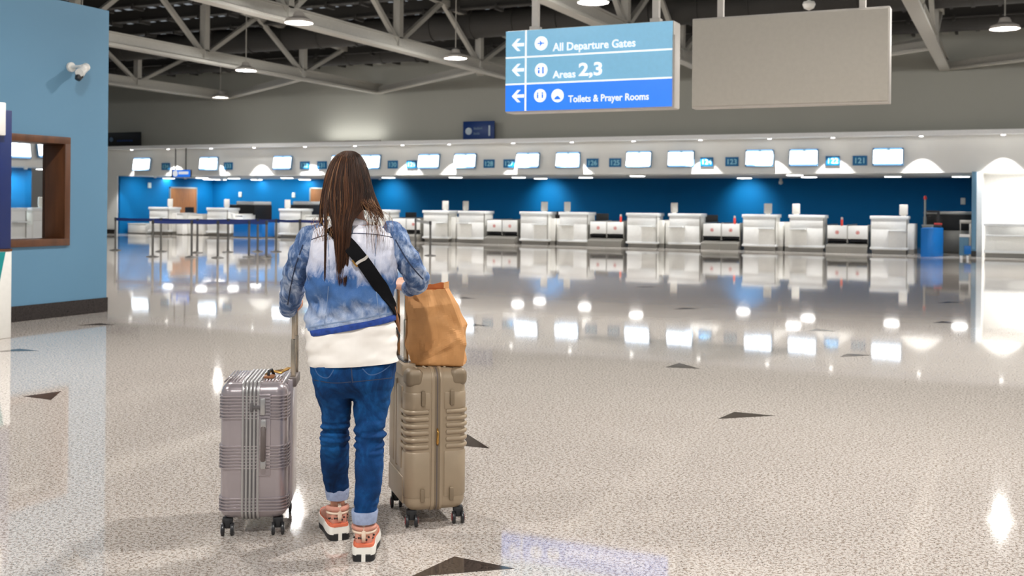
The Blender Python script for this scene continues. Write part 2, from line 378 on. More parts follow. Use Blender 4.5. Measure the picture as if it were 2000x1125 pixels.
# ------------------------------------------------------------------ left blue kiosk wall with its window
BX = -10.65
y0, y1, z0, z1 = 8.0, 9.79, .88, 2.22
wl = MB().box(BX-.34, BX, 2.5, y0, 0, 3.9).box(BX-.34, BX, y1, 10.42, 0, 3.9).box(BX-.34, BX, y0, y1, 0, z0).box(BX-.34, BX, y0, y1, z1, 3.9)
wall_left = struct(wl.build('wall_left', M['blue_wall']))
struct(MB().box(BX-.36, BX+.012, 2.5, 10.432, 0, .185).build('baseboard_left', M['skirt']))
fr = MB(); t = .085
fr.box(BX-.36, BX+.03, y0, y1, z1-t, z1).box(BX-.36, BX+.03, y0, y1, z0, z0+t).box(BX-.36, BX+.03, y1-t, y1, z0+t, z1-t).box(BX-.36, BX+.03, y0, y0+t, z0+t, z1-t)
wn = struct(fr.build('window_1', M['wood'], bevel=.004))
MB().box(BX-.32, BX-.312, y0+t, y1-t, z0+t, z1-t).build('window_pane', M['glassw'], wn)
struct(MB().box(-48, -34.6, 2.5, 2.7, 0, 7).build('wall_far_left', M['grey_wall']))
struct(MB().box(-48.2, -48, 2.5, 35.2, 0, 7.6).build('wall_side', M['grey_wall']))
# cctv camera
p = atX(137, 150, BX)
t = thing('security_camera', 'white security camera mounted high on the pale blue wall', 'camera', (BX, p.y, p.z), 0)
MB().cyl((.015, 0, .12), .06, .03, 'x').cyl((.1, 0, .12), .02, .16, 'x', 10).build('bracket', M['cctv'], t, smooth='auto')
MB().tube([(.19, .05, .12), (.19, -.02, .02)], .05, 16).tube([(.14, .12, .13), (.24, -.08, .03)], .052, 16).build('body', M['cctv'], t, smooth='auto')
MB().tube([(.2, -.04, -.0), (.2, -.07, -.05)], [.05, .035], 16).build('lens_hood', M['black'], t, smooth='auto')
# ------------------------------------------------------------------ self-service machine at the left edge
t = thing('check_in_machine', 'navy and white self-service machine cut off by the left edge', 'check-in machine', (-9.46, 7.96, 0))
MB().box(-.7, 0, -1.0, 0, 0, .93).build('cabinet', M['cctv'], t, bevel=.01)
MB().box(-.68, -.002, -.98, -.01, .93, 2.37).build('display_panel', M['navy'], t, bevel=.008)
MB().box(-.69, .004, -.99, 0, .905, .93).build('copper_edge', M['wood'], t)
q = atX(8, 235, -9.44)
MB().box(-.3, .05, -.9, q.y-7.96, 2.1, 2.44).build('paper_holder', M['cctv'], t, bevel=.01)
MB().add([(.003, -.95, .9), (.003, -.08, .9), (.003, -.17, .5), (.003, -.95, .5), (0, -.95, .9), (0, -.08, .9), (0, -.17, .5), (0, -.95, .5)], [(0, 1, 2, 3), (7, 6, 5, 4), (0, 4, 5, 1), (1, 5, 6, 2), (2, 6, 7, 3), (3, 7, 4, 0)]).build('teal_graphic', M['teal'], t)

# ================================================================== CHECK-IN ROW
NUMS = {134: -32.45, 133: -29.13, 132: -25.34, 131: -24.52, 130: -21.3, 129: -20.47, 128: -17.24, 127: -16.44, 126: -13.24, 125: -12.41, 124: -9.21, 123: -8.37, 122: -5.17, 121: -4.35}
for n, x in NUMS.items():
    t = thing('counter_number_sign', 'small blue wall sign reading %d on the white header' % n, 'number sign', (x, 34.97, 2.89), 0, 'counter number signs')
    MB().box(-.215, .215, -.03, .03, -.15, .15).build('plate', M['num_bg'], t, bevel=.01)
    text_mb(str(n), .24, .006, .004, align='CENTER').xf(Matrix.Translation((0, -.034, -.085))).build('numerals', M['num_fg'], t, fix=False)
def nearest(x):
    n = min(NUMS, key=lambda k: abs(NUMS[k]-x)); return n, ('left' if x < NUMS[n] else 'right')
def make_screen():
    t = thing('flight_screen', '', 'screen', (0, 0, 0), 0, 'flight screens on the white header')
    MB().box(-.46, .46, -.04, .04, -.285, .285).build('casing', M['scr_case'], t, bevel=.03)
    MB().box(-.43, .43, -.045, -.038, -.215, .215).build('display', M['screen'], t)
    MB().box(-.40, .40, -.047, -.038, .215, .265).build('header_bar', M['screen_b'], t); MB().box(-.40, .40, -.047, -.038, -.265, -.215).build('footer_bar', M['screen_b'], t)
    MB().box(-.02, .06, -.049, -.044, .2, .26).build('airline_mark', M['num_fg'], t)
    MB().box(-.08, .08, .03, .085, -.08, .08).build('wall_bracket', M['dark'], t)
    return t
ms = make_screen()
for i, x in enumerate([-33.67, -30.06, -26.33, -23.55, -22.23, -19.68, -18.16, -15.65, -14.12, -11.53, -10.06, -7.45, -6.05, -3.51]):
    n, sd = nearest(x); l = 'lit white screen on the header, %s of number sign %d' % (sd, n)
    if n == 134 and x < -33: l = 'lit white screen farthest left on the header, by number sign 134'
    o = ms if i == 0 else dup(ms, (0, 0, 0), l)
    o['label'] = l; o.location = (x, 34.86, 2.99); o.rotation_euler = (R(-9), 0, R(4) if x < -29 else 0)
# desks
def make_desk(s):                                                    # s=+1: bag shelf on the right half, -1: left half
    t = thing('check_in_desk', '', 'check-in desk', (0, 0, 0), 0, 'white check-in desks')
    MB().box(-.53, .53, .03, .72, .12, 1.085).build('body', M['white_side'], t, bevel=.006)
    MB().box(-.565, .565, .0, .76, 1.07, 1.17).build('desk_top', M['top'], t, bevel=.008)
    a, b = (.0, .5) if s > 0 else (-.5, .0)
    MB().box(a, b, -.22, .06, .70, .74).build('bag_shelf', M['top'], t, bevel=.005)
    MB().box(-.51, .51, .018, .035, .76, 1.06).box(-.51 if s > 0 else .01, -.01 if s > 0 else .51, .018, .035, .2, .755).build('front_panel', M['white'], t, bevel=.003)
    MB().box(-.56, .56, -.02, .72, .13, .2).build('foot_ledge', M['top'], t, bevel=.005)
    MB().box(-.5, .5, .08, .7, 0, .14).build('plinth', M['plinth'], t)
    e = .52*s; x0, x1 = sorted((e, e+.20*s))
    MB().box(x0, x1, .25, 1.4, .14, .93).build('return_counter', M['white_side'], t, bevel=.005)
    MB().box(x0, x1, .25, 1.4, 0, .14).build('return_plinth', M['plinth'], t)
    MB().box(.515, .535, .005, .035, .12, 1.07).build('corner_trim', M['plinth'], t)
    return t
def make_monitor():
    t = thing('desk_monitor', '', 'monitor', (0, 0, 0), 0, 'white monitors on the desks')
    MB().box(-.125, .125, -.02, .03, .03, .36).build('panel', M['cctv'], t, bevel=.02)
    MB().cyl((0, .02, .02), .08, .03).box(-.02, .02, .02, .04, .02, .2).build('stand', M['cctv'], t, bevel=.004)
    return t
dR, dL, mon = make_desk(1), make_desk(-1), make_monitor(); uR = uL = um = True
desks = [(-32.86, 1, -32.5), (-29.72, 1, -29.47), (-26.05, 1, -26.4), (-23.48, 1, None), (-21.98, -1, -22.3), (-19.45, 1, -19.2), (-17.96, -1, -18.35), (-15.46, 1, -15.18), (-13.95, -1, -14.3), (-11.45, 1, None), (-9.96, -1, -10.4), (-7.47, 1, -7.25), (-5.97, -1, -6.35), (-3.48, 1, -3.08)]
for i, (x, s, mx) in enumerate(desks):
    n, sd = nearest(x)
    l = 'white check-in desk below and just %s of number sign %d' % (sd, n)
    if s > 0:
        o = dR if uR else dup(dR, (0, 0, 0), l); uR = False
    else:
        o = dL if uL else dup(dL, (0, 0, 0), l); uL = False
    o['label'] = l; o.location = (x, 35.0, 0)
    if mx is not None:
        l = 'small white monitor standing on the desk %s of number sign %d' % (sd, n)
        o = mon if um else dup(mon, (0, 0, 0), l); um = False
        o['label'] = l; o.location = (mx, 35.3, 1.17); o.rotation_euler = (0, 0, R(8*s))
# baggage belts
def make_bag():
    t = thing('baggage_belt', '', 'baggage conveyor', (0, 0, 0), 0, 'baggage belts between the desks')
    MB().box(-.30, .30, .0, .06, .44, .84).build('front_panel', M['white'], t, bevel=.008)
    MB().box(-.285, .285, .3, 2.2, .34, .40).box(-.285, .285, .18, 2.2, .36, .42).build('belt', M['black'], t)
    MB().rings([[(x, -.25, 0), (x, 2.2, 0), (x, 2.2, .3), (x, .12, .3), (x, -.25, .2)] for x in (-.307, .307)]).build('steel_base', M['plinth'], t); MB().box(-.307, -.295, .0, 2.2, .3, .88).build('side_rail', M['steel'], t); MB().box(.295, .307, .0, 2.2, .3, .88).build('side_rail', M['steel'], t)
    mb = MB(); seg = 24
    for r0, r1 in ((.042, .056),):
        o = len(mb.v)
        for k in range(seg):
            a = 2*math.pi*k/seg
            for r in (r0, r1): mb.v.append((r*math.cos(a), -.006, .64+r*math.sin(a)))
        for k in range(seg): mb.f.append((o+2*k, o+2*k+1, o+(2*k+3) % (2*seg), o+(2*k+2) % (2*seg))); mb.m.append(0)
    mb.box(-.02, .02, -.008, -.002, .615, .665)
    mb.build('no_entry_symbol', M['red'], t, fix=False)
    MB().box(-.3, .3, .06, 1.2, .78, .84).build('hood', M['white_side'], t, bevel=.01)
    return t
bg = make_bag(); first = True; scan = None
gaps = [(-5.02, -4.4, 'signs 121 and 122'), (-9.02, -8.4, 'signs 123 and 124'), (-13.02, -12.4, 'signs 125 and 126'), (-17.02, -16.4, 'signs 127 and 128'), (-21.02, -20.4, 'signs 129 and 130'), (-25.0, -24.38, 'signs 131 and 132')]
for (xa, xb, w_) in gaps:
    for x, sd in ((xa, 'left'), (xb, 'right')):
        l = 'baggage belt with red symbol on white panel, %s one below %s' % (sd, w_)
        o = bg if first else dup(bg, (0, 0, 0), l); first = False
        o['label'] = l; o.location = (x, 35.0, 0)
    if xa > -14:
        tt = thing('hand_scanner', 'red hand scanner standing on the baggage belt panels below '+w_, 'scanner', (xa+(.1 if xa > -6 else .72 if xa < -9.5 else .68), 35.3, .84), 0, 'hand scanners on the belts')
        MB().box(-.035, .035, -.03, .03, 0, .2).build('grip', M['red'], tt, bevel=.01); MB().box(-.03, .03, -.035, .03, .2, .27).build('scan_head', M['sign_side'], tt, bevel=.01)
# clerk-side dark computer monitors seen between the desks
for x, z, l in ((-18.62, 1.0, 'left of the desk under sign 128'), (-13.15, .95, 'right of the desk under sign 126'), (-9.25, .95, 'right of the desk under sign 124'), (-14.75, 1.0, 'between the desks under signs 126 and 127'), (-20.95, .9, 'behind the belts under sign 130'), (-31.85, 1.0, 'right of the desk near sign 134')):
    t = thing('clerk_computer', 'dark computer monitor behind the counter, '+l, 'computer', (x*1.032, 36.9, z-.25), 0, 'clerk computers behind the desks')
    MB().box(-.24, .24, -.02, .03, .1, .42).build('display', M['dark'], t, bevel=.01); MB().box(-.04, .04, .0, .04, 0, .12).box(-.12, .12, -.06, .1, 0, .02).build('stand', M['dark'], t)
    MB().box(-.25, .25, -.12, .2, -z+.25, 0).build('clerk_table', M['white_side'], t)
# soffit downlights
sd = [(-35.0, 37.89), (-34.3, 39.79), (-32.51, 37.28), (-34.1, 40.4), (-31.54, 38.25), (-32.15, 40.6), (-28.23, 37.68), (-29.41, 40.6), (-25.6, 38), (-23.1, 37.6), (-20.03, 37.65), (-17.4, 37.91), (-17.15, 39.47), (-14.72, 38.17), (-12.08, 36.39), (-8.97, 39.44), (-6.5, 35.83), (-6.46, 38.31), (-3.66, 37.97), (-1.57, 38.2)]
def make_down():
    t = thing('soffit_downlight', '', 'downlight', (0, 0, 0), 0, 'flat downlights under the check-in soffit')
    MB().lathe([(.27, 0), (.30, -.01), (.30, -.03), (.27, -.035)]).build('rim', M['white'], t, smooth='auto')
    MB().lathe([(.02, -.052), (.26, -.05), (.27, -.03), (.02, -.028)]).build('lens', M['disc_on'], t, smooth='auto')
    lamp('downlight_light', 'AREA', (0, 0, -.06), 9, t, shape='DISK', size=.45)
    return t
dn = make_down()
for i, (x, y) in enumerate(sd):
    n, s_ = nearest(x); l = 'flat round downlight glowing under the soffit, %s from the left end' % ORD[i]
    o = dn if i == 0 else dup(dn, (0, 0, 0), l); o['label'] = l; o.location = (x, y, 2.5)
# wall-washing spots on the blue walls
def wash(x, y, z, tx, ty, tz, e, size, nm):
    t = thing('wall_washer', nm, 'spotlight', (x, y, z))
    MB().lathe([(.05, 0), (.06, -.01), (.06, -.06), (.04, -.07)]).build('housing', M['white'], t, smooth='auto')
    d = Vector((tx-x, ty-y, tz-z)); q = d.to_track_quat('-Z', 'Y').to_euler()
    lamp('washer_light', 'SPOT', (0, 0, -.09), e, t, q, color=(.75, .98, .93), spot_size=R(size), spot_blend=1.0, shadow_soft_size=.04)
wash(atY(1074, 360, 41).x, 39.9, 2.5, atY(1074, 385, 41).x, 41, 1.6, 170, 100, 'small spotlight washing the blue wall above the desk under sign 127')
wash(atY(1463, 360, 41).x, 39.9, 2.5, atY(1463, 385, 41).x, 41, 1.6, 170, 100, 'small spotlight washing the blue wall near sign 123')
wash(atY(768, 360, 41).x, 39.9, 2.5, atY(768, 385, 41).x, 41, 1.5, 170, 110, 'small spotlight washing the blue wall right of the hair')
for i, px in enumerate((470, 540, 590)):
    wash(atY(px, 360, 41).x, 39.6, 2.5, atY(px, 385, 41).x, 41, 1.4, 140, 125, 'small spotlight washing the blue wall, %s left of the hair' % ORD[2-i])
for i, px in enumerate((262, 322, 395)):
    yy = atX(px, 380, WX).y; wash(WX+1.2, yy, 2.5, WX, yy, 1.3, 130, 120, 'small spotlight washing the blue side wall, %s from its near end' % ORD[i])
# ledge downlights throwing scallops on the header
dots = [-33.9, -31.9, -29.64, -27.46, -25.0, -22.7, -20.6, -18.64, -16.07, -13.83, -11.6, -9.3, -7.06, -5.1, -2.53, -.28, 2, 4.2]
def make_dot():
    t = thing('ledge_downlight', '', 'downlight', (0, 0, 0), 0, 'small downlights under the header ledge')
    MB().lathe([(.06, 0), (.075, -.008), (.075, -.03), (.06, -.035)]).build('rim', M['white'], t, smooth='auto')
    MB().lathe([(.01, -.045), (.058, -.042), (.06, -.02), (.01, -.02)]).build('lens', M['dot_on'], t, smooth='auto')
    lamp('ledge_light', 'SPOT', (0, 0, -.06), SPOT_W, t, (0, 0, 0), spot_size=R(78), spot_blend=.25, shadow_soft_size=.03)
    return t
dd = make_dot()
for i, x in enumerate(dots):
    l = 'small bright downlight under the header ledge, %s from the left' % ORD[i]
    o = dd if i == 0 else dup(dd, (0, 0, 0), l); o['label'] = l; o.location = (x, 34.5, 3.62)
t = thing('ledge_uplight', 'slim strip light on the header ledge throwing a bright patch up the grey wall', 'floodlight', (-23.0, 34.55, 3.75))
MB().box(-1.4, 1.4, -.06, .06, 0, .05).build('housing', M['sign_side'], t, bevel=.01)
lamp('uplight_light', 'AREA', (0, 0, .09), 20, t, (R(165), 0, 0), shape='RECTANGLE', size=2.6, size_y=.06)
# small wall switches / speakers on the blue wall
for px, py in ((470, 380), (574, 381), (1881, 393)):
    q = atY(px, py, 41); l = {470: 'above the black scanning machine', 574: 'left of the second wooden door', 1881: 'at the right end of the dark blue wall'}[px]
    tag(MB().box(q.x-.08, q.x+.08, 40.94, 41.0, q.z-.12, q.z+.12).build('wall_switch_box', M['cctv'], bevel=.02), 'small white box on the blue wall '+l, 'switch box')
q = atX(291, 362, WX); tag(MB().box(WX, WX+.06, q.y-.09, q.y+.09, q.z-.12, q.z+.12).build('wall_switch_box', M['cctv'], bevel=.02), 'small white box high on the blue side wall left of the door', 'switch box')
# dome camera under soffit
q = atZ(1525, 350, 2.45); tag(MB().lathe([(.02, -.2), (.07, -.17), (.08, -.1), (.05, -.05), (.05, .05)], (q.x, q.y, 2.45)).build('dome_camera', M['cctv'], smooth='auto'), 'small white dome camera hanging from the soffit left of sign 122', 'camera')
# oversize-baggage corner at the right
t = thing('xray_machine', 'dark baggage scanner with grey steel body at the right end of the row', 'baggage scanner', (-1.75, 37.4, 0))
MB().box(-.85, .6, 0, 1.6, .72, 1.22).build('curtain_tunnel', M['black'], t, bevel=.02)
MB().box(-.9, .62, -.03, 1.65, 1.22, 1.32).build('hood', M['steel'], t, bevel=.02)
MB().box(-.85, .6, .05, 1.6, 0, .72).build('lower_body', M['plinth'], t, bevel=.02)
t = thing('oversize_counter', 'grey steel work counter right of the last check-in desk', 'counter', (-2.5, 36.2, 0))
MB().box(-.10, .35, 0, .8, 0, .86).build('cabinet', M['plinth'], t, bevel=.01); MB().box(-.12, .4, -.02, .82, .86, .9).build('worktop', M['steel'], t, bevel=.005)
q = atY(1807, 384, 36.6)
t = thing('signal_pole', 'thin pole with a red lamp on top behind the blue curved counter', 'signal pole', (q.x, 36.6, .9))
MB().tube([(0, 0, 0), (0, 0, .25)], .05, 12).tube([(0, 0, .25), (0, 0, q.z-1.0)], .035, 12).build('pole', M['steel'], t, smooth='auto')
MB().lathe([(.02, 0), (.05, .01), (.055, .06), (.04, .11), (.01, .13)], (0, 0, q.z-1.0)).build('red_lamp', M['redlamp'], t, smooth='auto')
MB().box(.05, .42, -.03, .03, .38, .45).box(.36, .44, -.04, .04, 0, .45).build('side_arm', M['dark'], t)
t = thing('curved_counter', 'bright blue curved counter on the floor at the right end', 'counter', (0, 0, 0))
c0 = atZ(1798, 502, 0); c1 = atZ(1842, 500, 0); ring = []
for k in range(9):
    f_ = k/8; ring.append((c0.x+(c1.x-c0.x)*f_+.03*math.sin(f_*math.pi), c0.y+(c1.y-c0.y)*f_-.25*math.sin(f_*math.pi)))
ring += [(c1.x-.1, c1.y+.6), (c0.x+.0, c0.y+1.2)]
MB().rings([[(x, y, 0) for x, y in ring], [(x, y, .80) for x, y in ring]]).build('curved_front', M['desk_blue'], t, smooth='auto')
MB().rings([[(x, y, .80) for x, y in ring], [(x, y, .84) for x, y in ring]]).build('counter_top', M['desk_blue'], t, smooth='auto')
t = thing('red_stapler', 'small red and black device on the blue curved counter', 'device', (-2.05, 34.6, .84)); MB().box(-.12, .1, -.06, .06, 0, .08).build('base', M['black'], t, bevel=.01); MB().box(-.1, .12, -.05, .05, .08, .14).build('cover', M['red'], t, bevel=.01)
# info stand
q = atZ(1884, 506, 0)
t = thing('leaflet_stand', 'slim glass and blue leaflet stand on the floor beside the blue column', 'leaflet stand', (q.x, q.y, 0), R(8))
MB().box(-.14, .1, -.02, .02, .1, .62).build('pale_panel', M['blue_wall'], t, bevel=.005)
MB().box(-.02, .16, -.06, -.03, .14, .38).build('blue_leaflets', M['desk_blue'], t, bevel=.01)
MB().box(-.14, .13, -.04, .02, .62, .70).build('shelf', M['white'], t, bevel=.005)
MB().box(-.13, -.11, -.02, 0, .7, 1.02).box(.11, .16, -.02, .02, .05, 1.06).box(-.14, .16, -.03, .03, 1.0, 1.1).build('frame', M['steel'], t, bevel=.004)
MB().box(-.12, -.06, -.08, .08, 0, .1).build('foot', M['white'], t); MB().box(.05, .1, -.08, .08, 0, .1).build('foot', M['white'], t)
# long white counter in the niche
t = thing('service_counter', 'long white counter in the bright niche at the right edge', 'counter', (-.75, 34.5, 0))
MB().box(0, 8, .05, .7, .12, .92).build('body', M['white_side'], t, bevel=.006)
MB().box(-.04, 8, -.05, .8, .92, 1.0).build('counter_top', M['top'], t, bevel=.008)
MB().box(.04, 8, -.2, .06, .62, .66).build('bag_shelf', M['top'], t, bevel=.004)
MB().box(-.02, 8, .0, .7, .13, .2).build('foot_ledge', M['top'], t); MB().box(0, 8, .1, .7, 0, .13).build('plinth', M['plinth'], t)
for k, x in enumerate((.6, 2.6, 4.6)):
    t = thing('niche_downlight', 'round downlight in the white niche ceiling, %s from its left end' % ORD[k], 'downlight', (x, 36.1, 2.5))
    MB().lathe([(.02, -.03), (.12, -.03), (.14, 0), (.02, 0)]).build('lens', M['disc_on'], t); lamp('niche_light', 'AREA', (0, 0, -.05), 60, t, shape='DISK', size=.3)
# left end: black machines, blue counter, low units
def xr(px0, px1, pyt, Y, label, nm='baggage_scanner'):
    a, b = atY(px0, pyt, Y), atY(px1, pyt, Y); wd = b.x-a.x
    t = thing(nm, label, 'baggage scanner', (a.x, Y, 0))
    MB().box(0, wd, 0, 1.2, .55, a.z-.12).build('tunnel', M['dark'], t, bevel=.03)
    MB().box(wd*.35, wd*.98, -.02, 1.2, a.z-.12, a.z+.02).build('hood', M['white'], t, bevel=.03)
    MB().box(0, wd, .05, 1.2, 0, .55).build('lower_body', M['plinth'], t, bevel=.01)
xr(443, 497, 394, 36.8, 'black baggage scanner with white hood behind the desk under sign 133')
xr(556, 603, 394, 36.8, 'black baggage scanner with white hood behind the desk left of the woman')
def lowbox(px0, px1, pyt, Y, m, label, cat, nm, dep=.8):
    a, b = atY(px0, pyt, Y), atY(px1, pyt, Y)
    t = thing(nm, label, cat, (a.x, Y, 0)); wd = b.x-a.x
    MB().box(0, wd, 0, dep, .04, a.z-.03).build('cabinet', m, t, bevel=.01); MB().box(-.01, wd+.01, -.015, dep+.01, a.z-.03, a.z).build('top_panel', m, t, bevel=.004)
    MB().box(.02, wd-.02, .03, dep-.02, 0, .04).build('plinth', M['plinth'], t)
    return t
lowbox(456, 512, 432, 34.3, M['desk_blue'], 'low bright blue counter standing behind the barrier belts', 'counter', 'blue_counter')
lowbox(240, 250, 420, 35.6, M['navy'], 'navy blue low cabinet at the left end of the row', 'cabinet', 'navy_cabinet')
lowbox(250, 285, 436, 35.4, M['white_side'], 'low pale unit between the navy cabinet and first desk', 'cabinet', 'pale_cabinet')
lowbox(363, 396, 418, 35.5, M['white_side'], 'low white counter left of the desk under sign 133', 'counter', 'white_counter')
lowbox(345, 357, 416, 35.2, M['white'], 'low white counter in front of the wooden door', 'counter', 'white_counter')
lowbox(460, 474, 420, 35.2, M['white'], 'low white counter joined to the desk under sign 133', 'counter', 'white_counter')
lowbox(513, 542, 436, 35.2, M['white_side'], 'low white unit right of the blue counter', 'cabinet', 'pale_cabinet')
# barrier posts with belts
def make_post():
    t = thing('barrier_post', '', 'barrier post', (0, 0, 0), 0, 'retractable belt barrier posts')
    MB().tube([(0, 0, .03), (0, 0, .92)], .03, 12).build('post', M['post'], t, smooth='auto')
    MB().lathe([(.16, 0), (.16, .012), (.06, .035), (.035, .04)]).build('base', M['post'], t, smooth='auto')
    MB().tube([(0, 0, .85), (0, 0, .95)], .036, 12).build('belt_head', M['dark'], t, smooth='auto')
    return t
bp_ = make_post(); first = True
rows = [[(226, 31), (315, 30.5), (386, 30), (446, 30.5), (504, 31), (540, 31), (586, 30.5), (640, 30.5)], [(299, 27.6), (375, 27.6), (426, 27.4), (487, 28), (521, 27.8)], [(841, 29.5), (812, 34)]]
pn = 0; WH = {0: 'in the back row', 1: 'in the front row', 2: 'right of the woman'}
for ri, row in enumerate(rows):
    prev = None
    for k, (px, D) in enumerate(row):
        q = atD(px, 400, D); l = 'slim grey belt barrier post %s, %s from the left' % (WH[ri], ORD[k] if ri < 2 else ('second' if k == 0 else 'first'))
        o = bp_ if first else dup(bp_, (0, 0, 0), l); first = False
        o['label'] = l; o.location = (q.x, q.y, 0)
        if prev is not None:
            d = Vector((prev.x-q.x, prev.y-q.y, 0)); L_ = d.length; dn_ = d.normalized(); n_ = Vector((-dn_.y, dn_.x, 0))*.004
            mb = MB(); pts = []
            for j in range(7):
                f_ = j/6; c = d*f_; pts.append(c+Vector((0, 0, -.01*math.sin(f_*math.pi))))
            for j in range(6):
                a, b = pts[j], pts[j+1]
                mb.add([a+n_+Vector((0, 0, .86)), b+n_+Vector((0, 0, .86)), b+n_+Vector((0, 0, .94)), a+n_+Vector((0, 0, .94)), a-n_+Vector((0, 0, .86)), b-n_+Vector((0, 0, .86)), b-n_+Vector((0, 0, .94)), a-n_+Vector((0, 0, .94))], [(0, 1, 2, 3), (7, 6, 5, 4), (3, 2, 6, 7), (0, 4, 5, 1)])
            mb.build('belt', M['belt'] if ri < 2 else M['post'], o)
        prev = q
# second check-in row seen through the window
CX = -29.0
struct(MB().box(CX-1.2, CX-1.0, 12, 26.0, 0, 2.6).build('wall_side_row', M['back_blue']))
struct(MB().box(CX-.1, CX, 12, 26.0, 2.5, 3.6).build('wall_side_header', M['header']))
struct(MB().box(CX-1.2, CX-.05, 12, 26.0, 2.5, 2.58).build('ceiling_side_soffit', M['header']))
struct(MB().box(CX-1.2, CX+.5, 12, 26.0, 3.6, 3.72).build('trim_2', M['header']))
for k, (px0, px1) in enumerate(((14, 36), (80, 102))):
    a, b = atX(px0, 410, CX), atX(px1, 410, CX); yc = (a.y+b.y)/2
    l = ['left', 'right'][k]
    o = dup(dR, (CX, yc, 0), 'white check-in desk seen through the brown window, %s one' % l, R(90))
    o = dup(mon, (CX+.05-.3, yc, 1.17), 'small white monitor seen through the brown window, on the %s desk' % l, R(90))
    a = atX((30, 88)[k], 293, CX)
    o = dup(ms, (CX+.14, a.y, a.z), 'lit screen seen through the brown window, %s one' % l); o.rotation_euler = (R(-9), 0, R(90))
q = atX(50, 330, CX)
for k, yy in enumerate((23.4, 25.2)):  # unseen lamps added to brighten the side row behind the window
    wash(CX-.35, yy, 2.5, CX-1.0, yy, 1.5, 110, 120, 'added spotlight brightening the blue wall seen through the window, %s one' % ['left', 'right'][k])
    dup(dn, (CX-.5, yy+.9, 2.5), 'added downlight brightening the side row under its soffit, %s one' % ['left', 'right'][k])
tag(MB().box(CX-.5, CX-.05, q.y-3, q.y+3.2, .02, .62).build('low_white_partition', M['white'], bevel=.01), 'low white partition between the desks seen through the window', 'partition')

# ================================================================== HANGING SIGNS
SX0, SX1, SY, SZ0, SZ1 = -5.645, -3.545, 11.9, 2.575, 3.55
t = thing('direction_sign', 'backlit blue hanging sign with white arrows to gates, areas and toilets', 'direction sign', ((SX0+SX1)/2, SY, SZ0))
W2 = (SX1-SX0)/2; HH = SZ1-SZ0
MB().box(-W2-.01, W2+.02, .005, .26, -.02, HH+.01).build('casing', M['sign_side'], t, bevel=.02)
rowh = HH/3
MB().box(-W2, W2, -.012, .01, rowh+.005, HH).build('light_blue_face', M['sign_l'], t)
MB().box(-W2, W2, -.012, .01, 0, rowh-.005).build('deep_blue_face', M['sign_d'], t)
vx = -W2+.27
MB().box(-W2, W2, -.015, 0, rowh-.008, rowh+.012).box(-W2, W2, -.015, 0, 2*rowh-.008, 2*rowh+.012).box(vx-.011, vx+.011, -.016, 0, 0, HH).build('white_lines', M['sign_w'], t)
def sgn(px, py): q = atY(px, py, SY); return q.x-(SX0+SX1)/2, q.z-SZ0
for py, nm in ((88, 'gates'), (137, 'areas'), (188, 'toilets')):
    x, z = sgn(1013, py)
    pr = [(-.085, 0), (-.01, .075), (.035, .075), (-.022, .02), (.08, .02), (.08, -.02), (-.022, -.02), (.035, -.075), (-.01, -.075)]
    m = MB(); n_ = len(pr)
    m.v = [(x+a, -.018, z+b) for a, b in pr]+[(x+a, -.008, z+b) for a, b in pr]
    idx = [(0, 1, 3), (1, 2, 3), (0, 3, 6), (3, 4, 5), (3, 5, 6), (0, 6, 8), (8, 6, 7)]
    m.f = [i for i in idx]; m.m = [0]*len(idx)
    m.build('arrow', M['sign_w'], t, fix=False)
circ = [(1058, 85, .085), (1058, 137, .083), (1056, 187, .08), (1090, 187, .08)]
for k, (px, py, r) in enumerate(circ):
    x, z = sgn(px, py)
    o = MB().cyl((x, -.012, z), r, .014, 'y', 28).build('pictogram_disc', M['sign_w'], t)
    g = MB()
    if k == 0: g.box(x-.045, x+.04, -.022, -.018, z-.006, z+.006).add([(x-.01, -.021, z), (x+.02, -.021, z), (x-.02, -.021, z+.04)], [(0, 1, 2)]).add([(x-.01, -.021, z), (x+.02, -.021, z), (x-.02, -.021, z-.04)], [(0, 2, 1)])
    elif k == 1: g.cyl((x-.03, -.02, z+.02), .012, .003, 'y', 10).box(x-.04, x-.02, -.021, -.018, z-.04, z+.0).box(x+.015, x+.035, -.021, -.018, z-.045, z+.035)
    elif k == 2: g.box(x-.04, x-.022, -.021, -.018, z-.03, z+.015).box(x+.022, x+.04, -.021, -.018, z-.03, z+.015).cyl((x-.031, -.02, z+.03), .01, .003, 'y', 10).cyl((x+.031, -.02, z+.03), .01, .003, 'y', 10)
    else: g.lathe([(.01, .03), (.03, .01), (.035, 0)], (x, -.02, z-.035), 12).box(x-.04, x+.04, -.021, -.018, z-.045, z-.035)
    g.build('pictogram', M['sign_d'], o, fix=False)
def line(txt, px, py, wpx, size, nm, off=.003):
    x, z = sgn(px, py); x2, _ = sgn(px+wpx, py)
    m = text_mb(txt, size, .006, off); w_ = max(v[0] for v in m.v); k = (x2-x)/w_
    m.xf(Matrix.Translation((x, -.017, z)) @ Matrix.Diagonal((k, 1, 1, 1))).build(nm, M['sign_w'], t, fix=False)
line('All Departure Gates', 1081, 100, 161, .135, 'lettering', .002)
line('Areas', 1081, 153, 44, .125, 'lettering', .002)
line('2,3', 1131, 148, 46, .21, 'lettering', .006)
line('Toilets & Prayer Rooms', 1111, 200, 157, .115, 'lettering', .002)
for px in (1038, 1275):
    x, z = sgn(px, 50); MB().bar((x, .13, HH), (x, .13, 8.7-SZ0), .075, .075).build('hanging_post', M['sign_side'], t)
    MB().box(x-.06, x+.06, .07, .19, HH, HH+.06).build('post_collar', M['sign_side'], t, bevel=.005)
bx0, bx1 = -3.285, -1.195
t = thing('blank_board', 'blank grey hanging board right of the lit blue sign', 'board', ((bx0+bx1)/2, 11.8, 2.555)); W2b = (bx1-bx0)/2
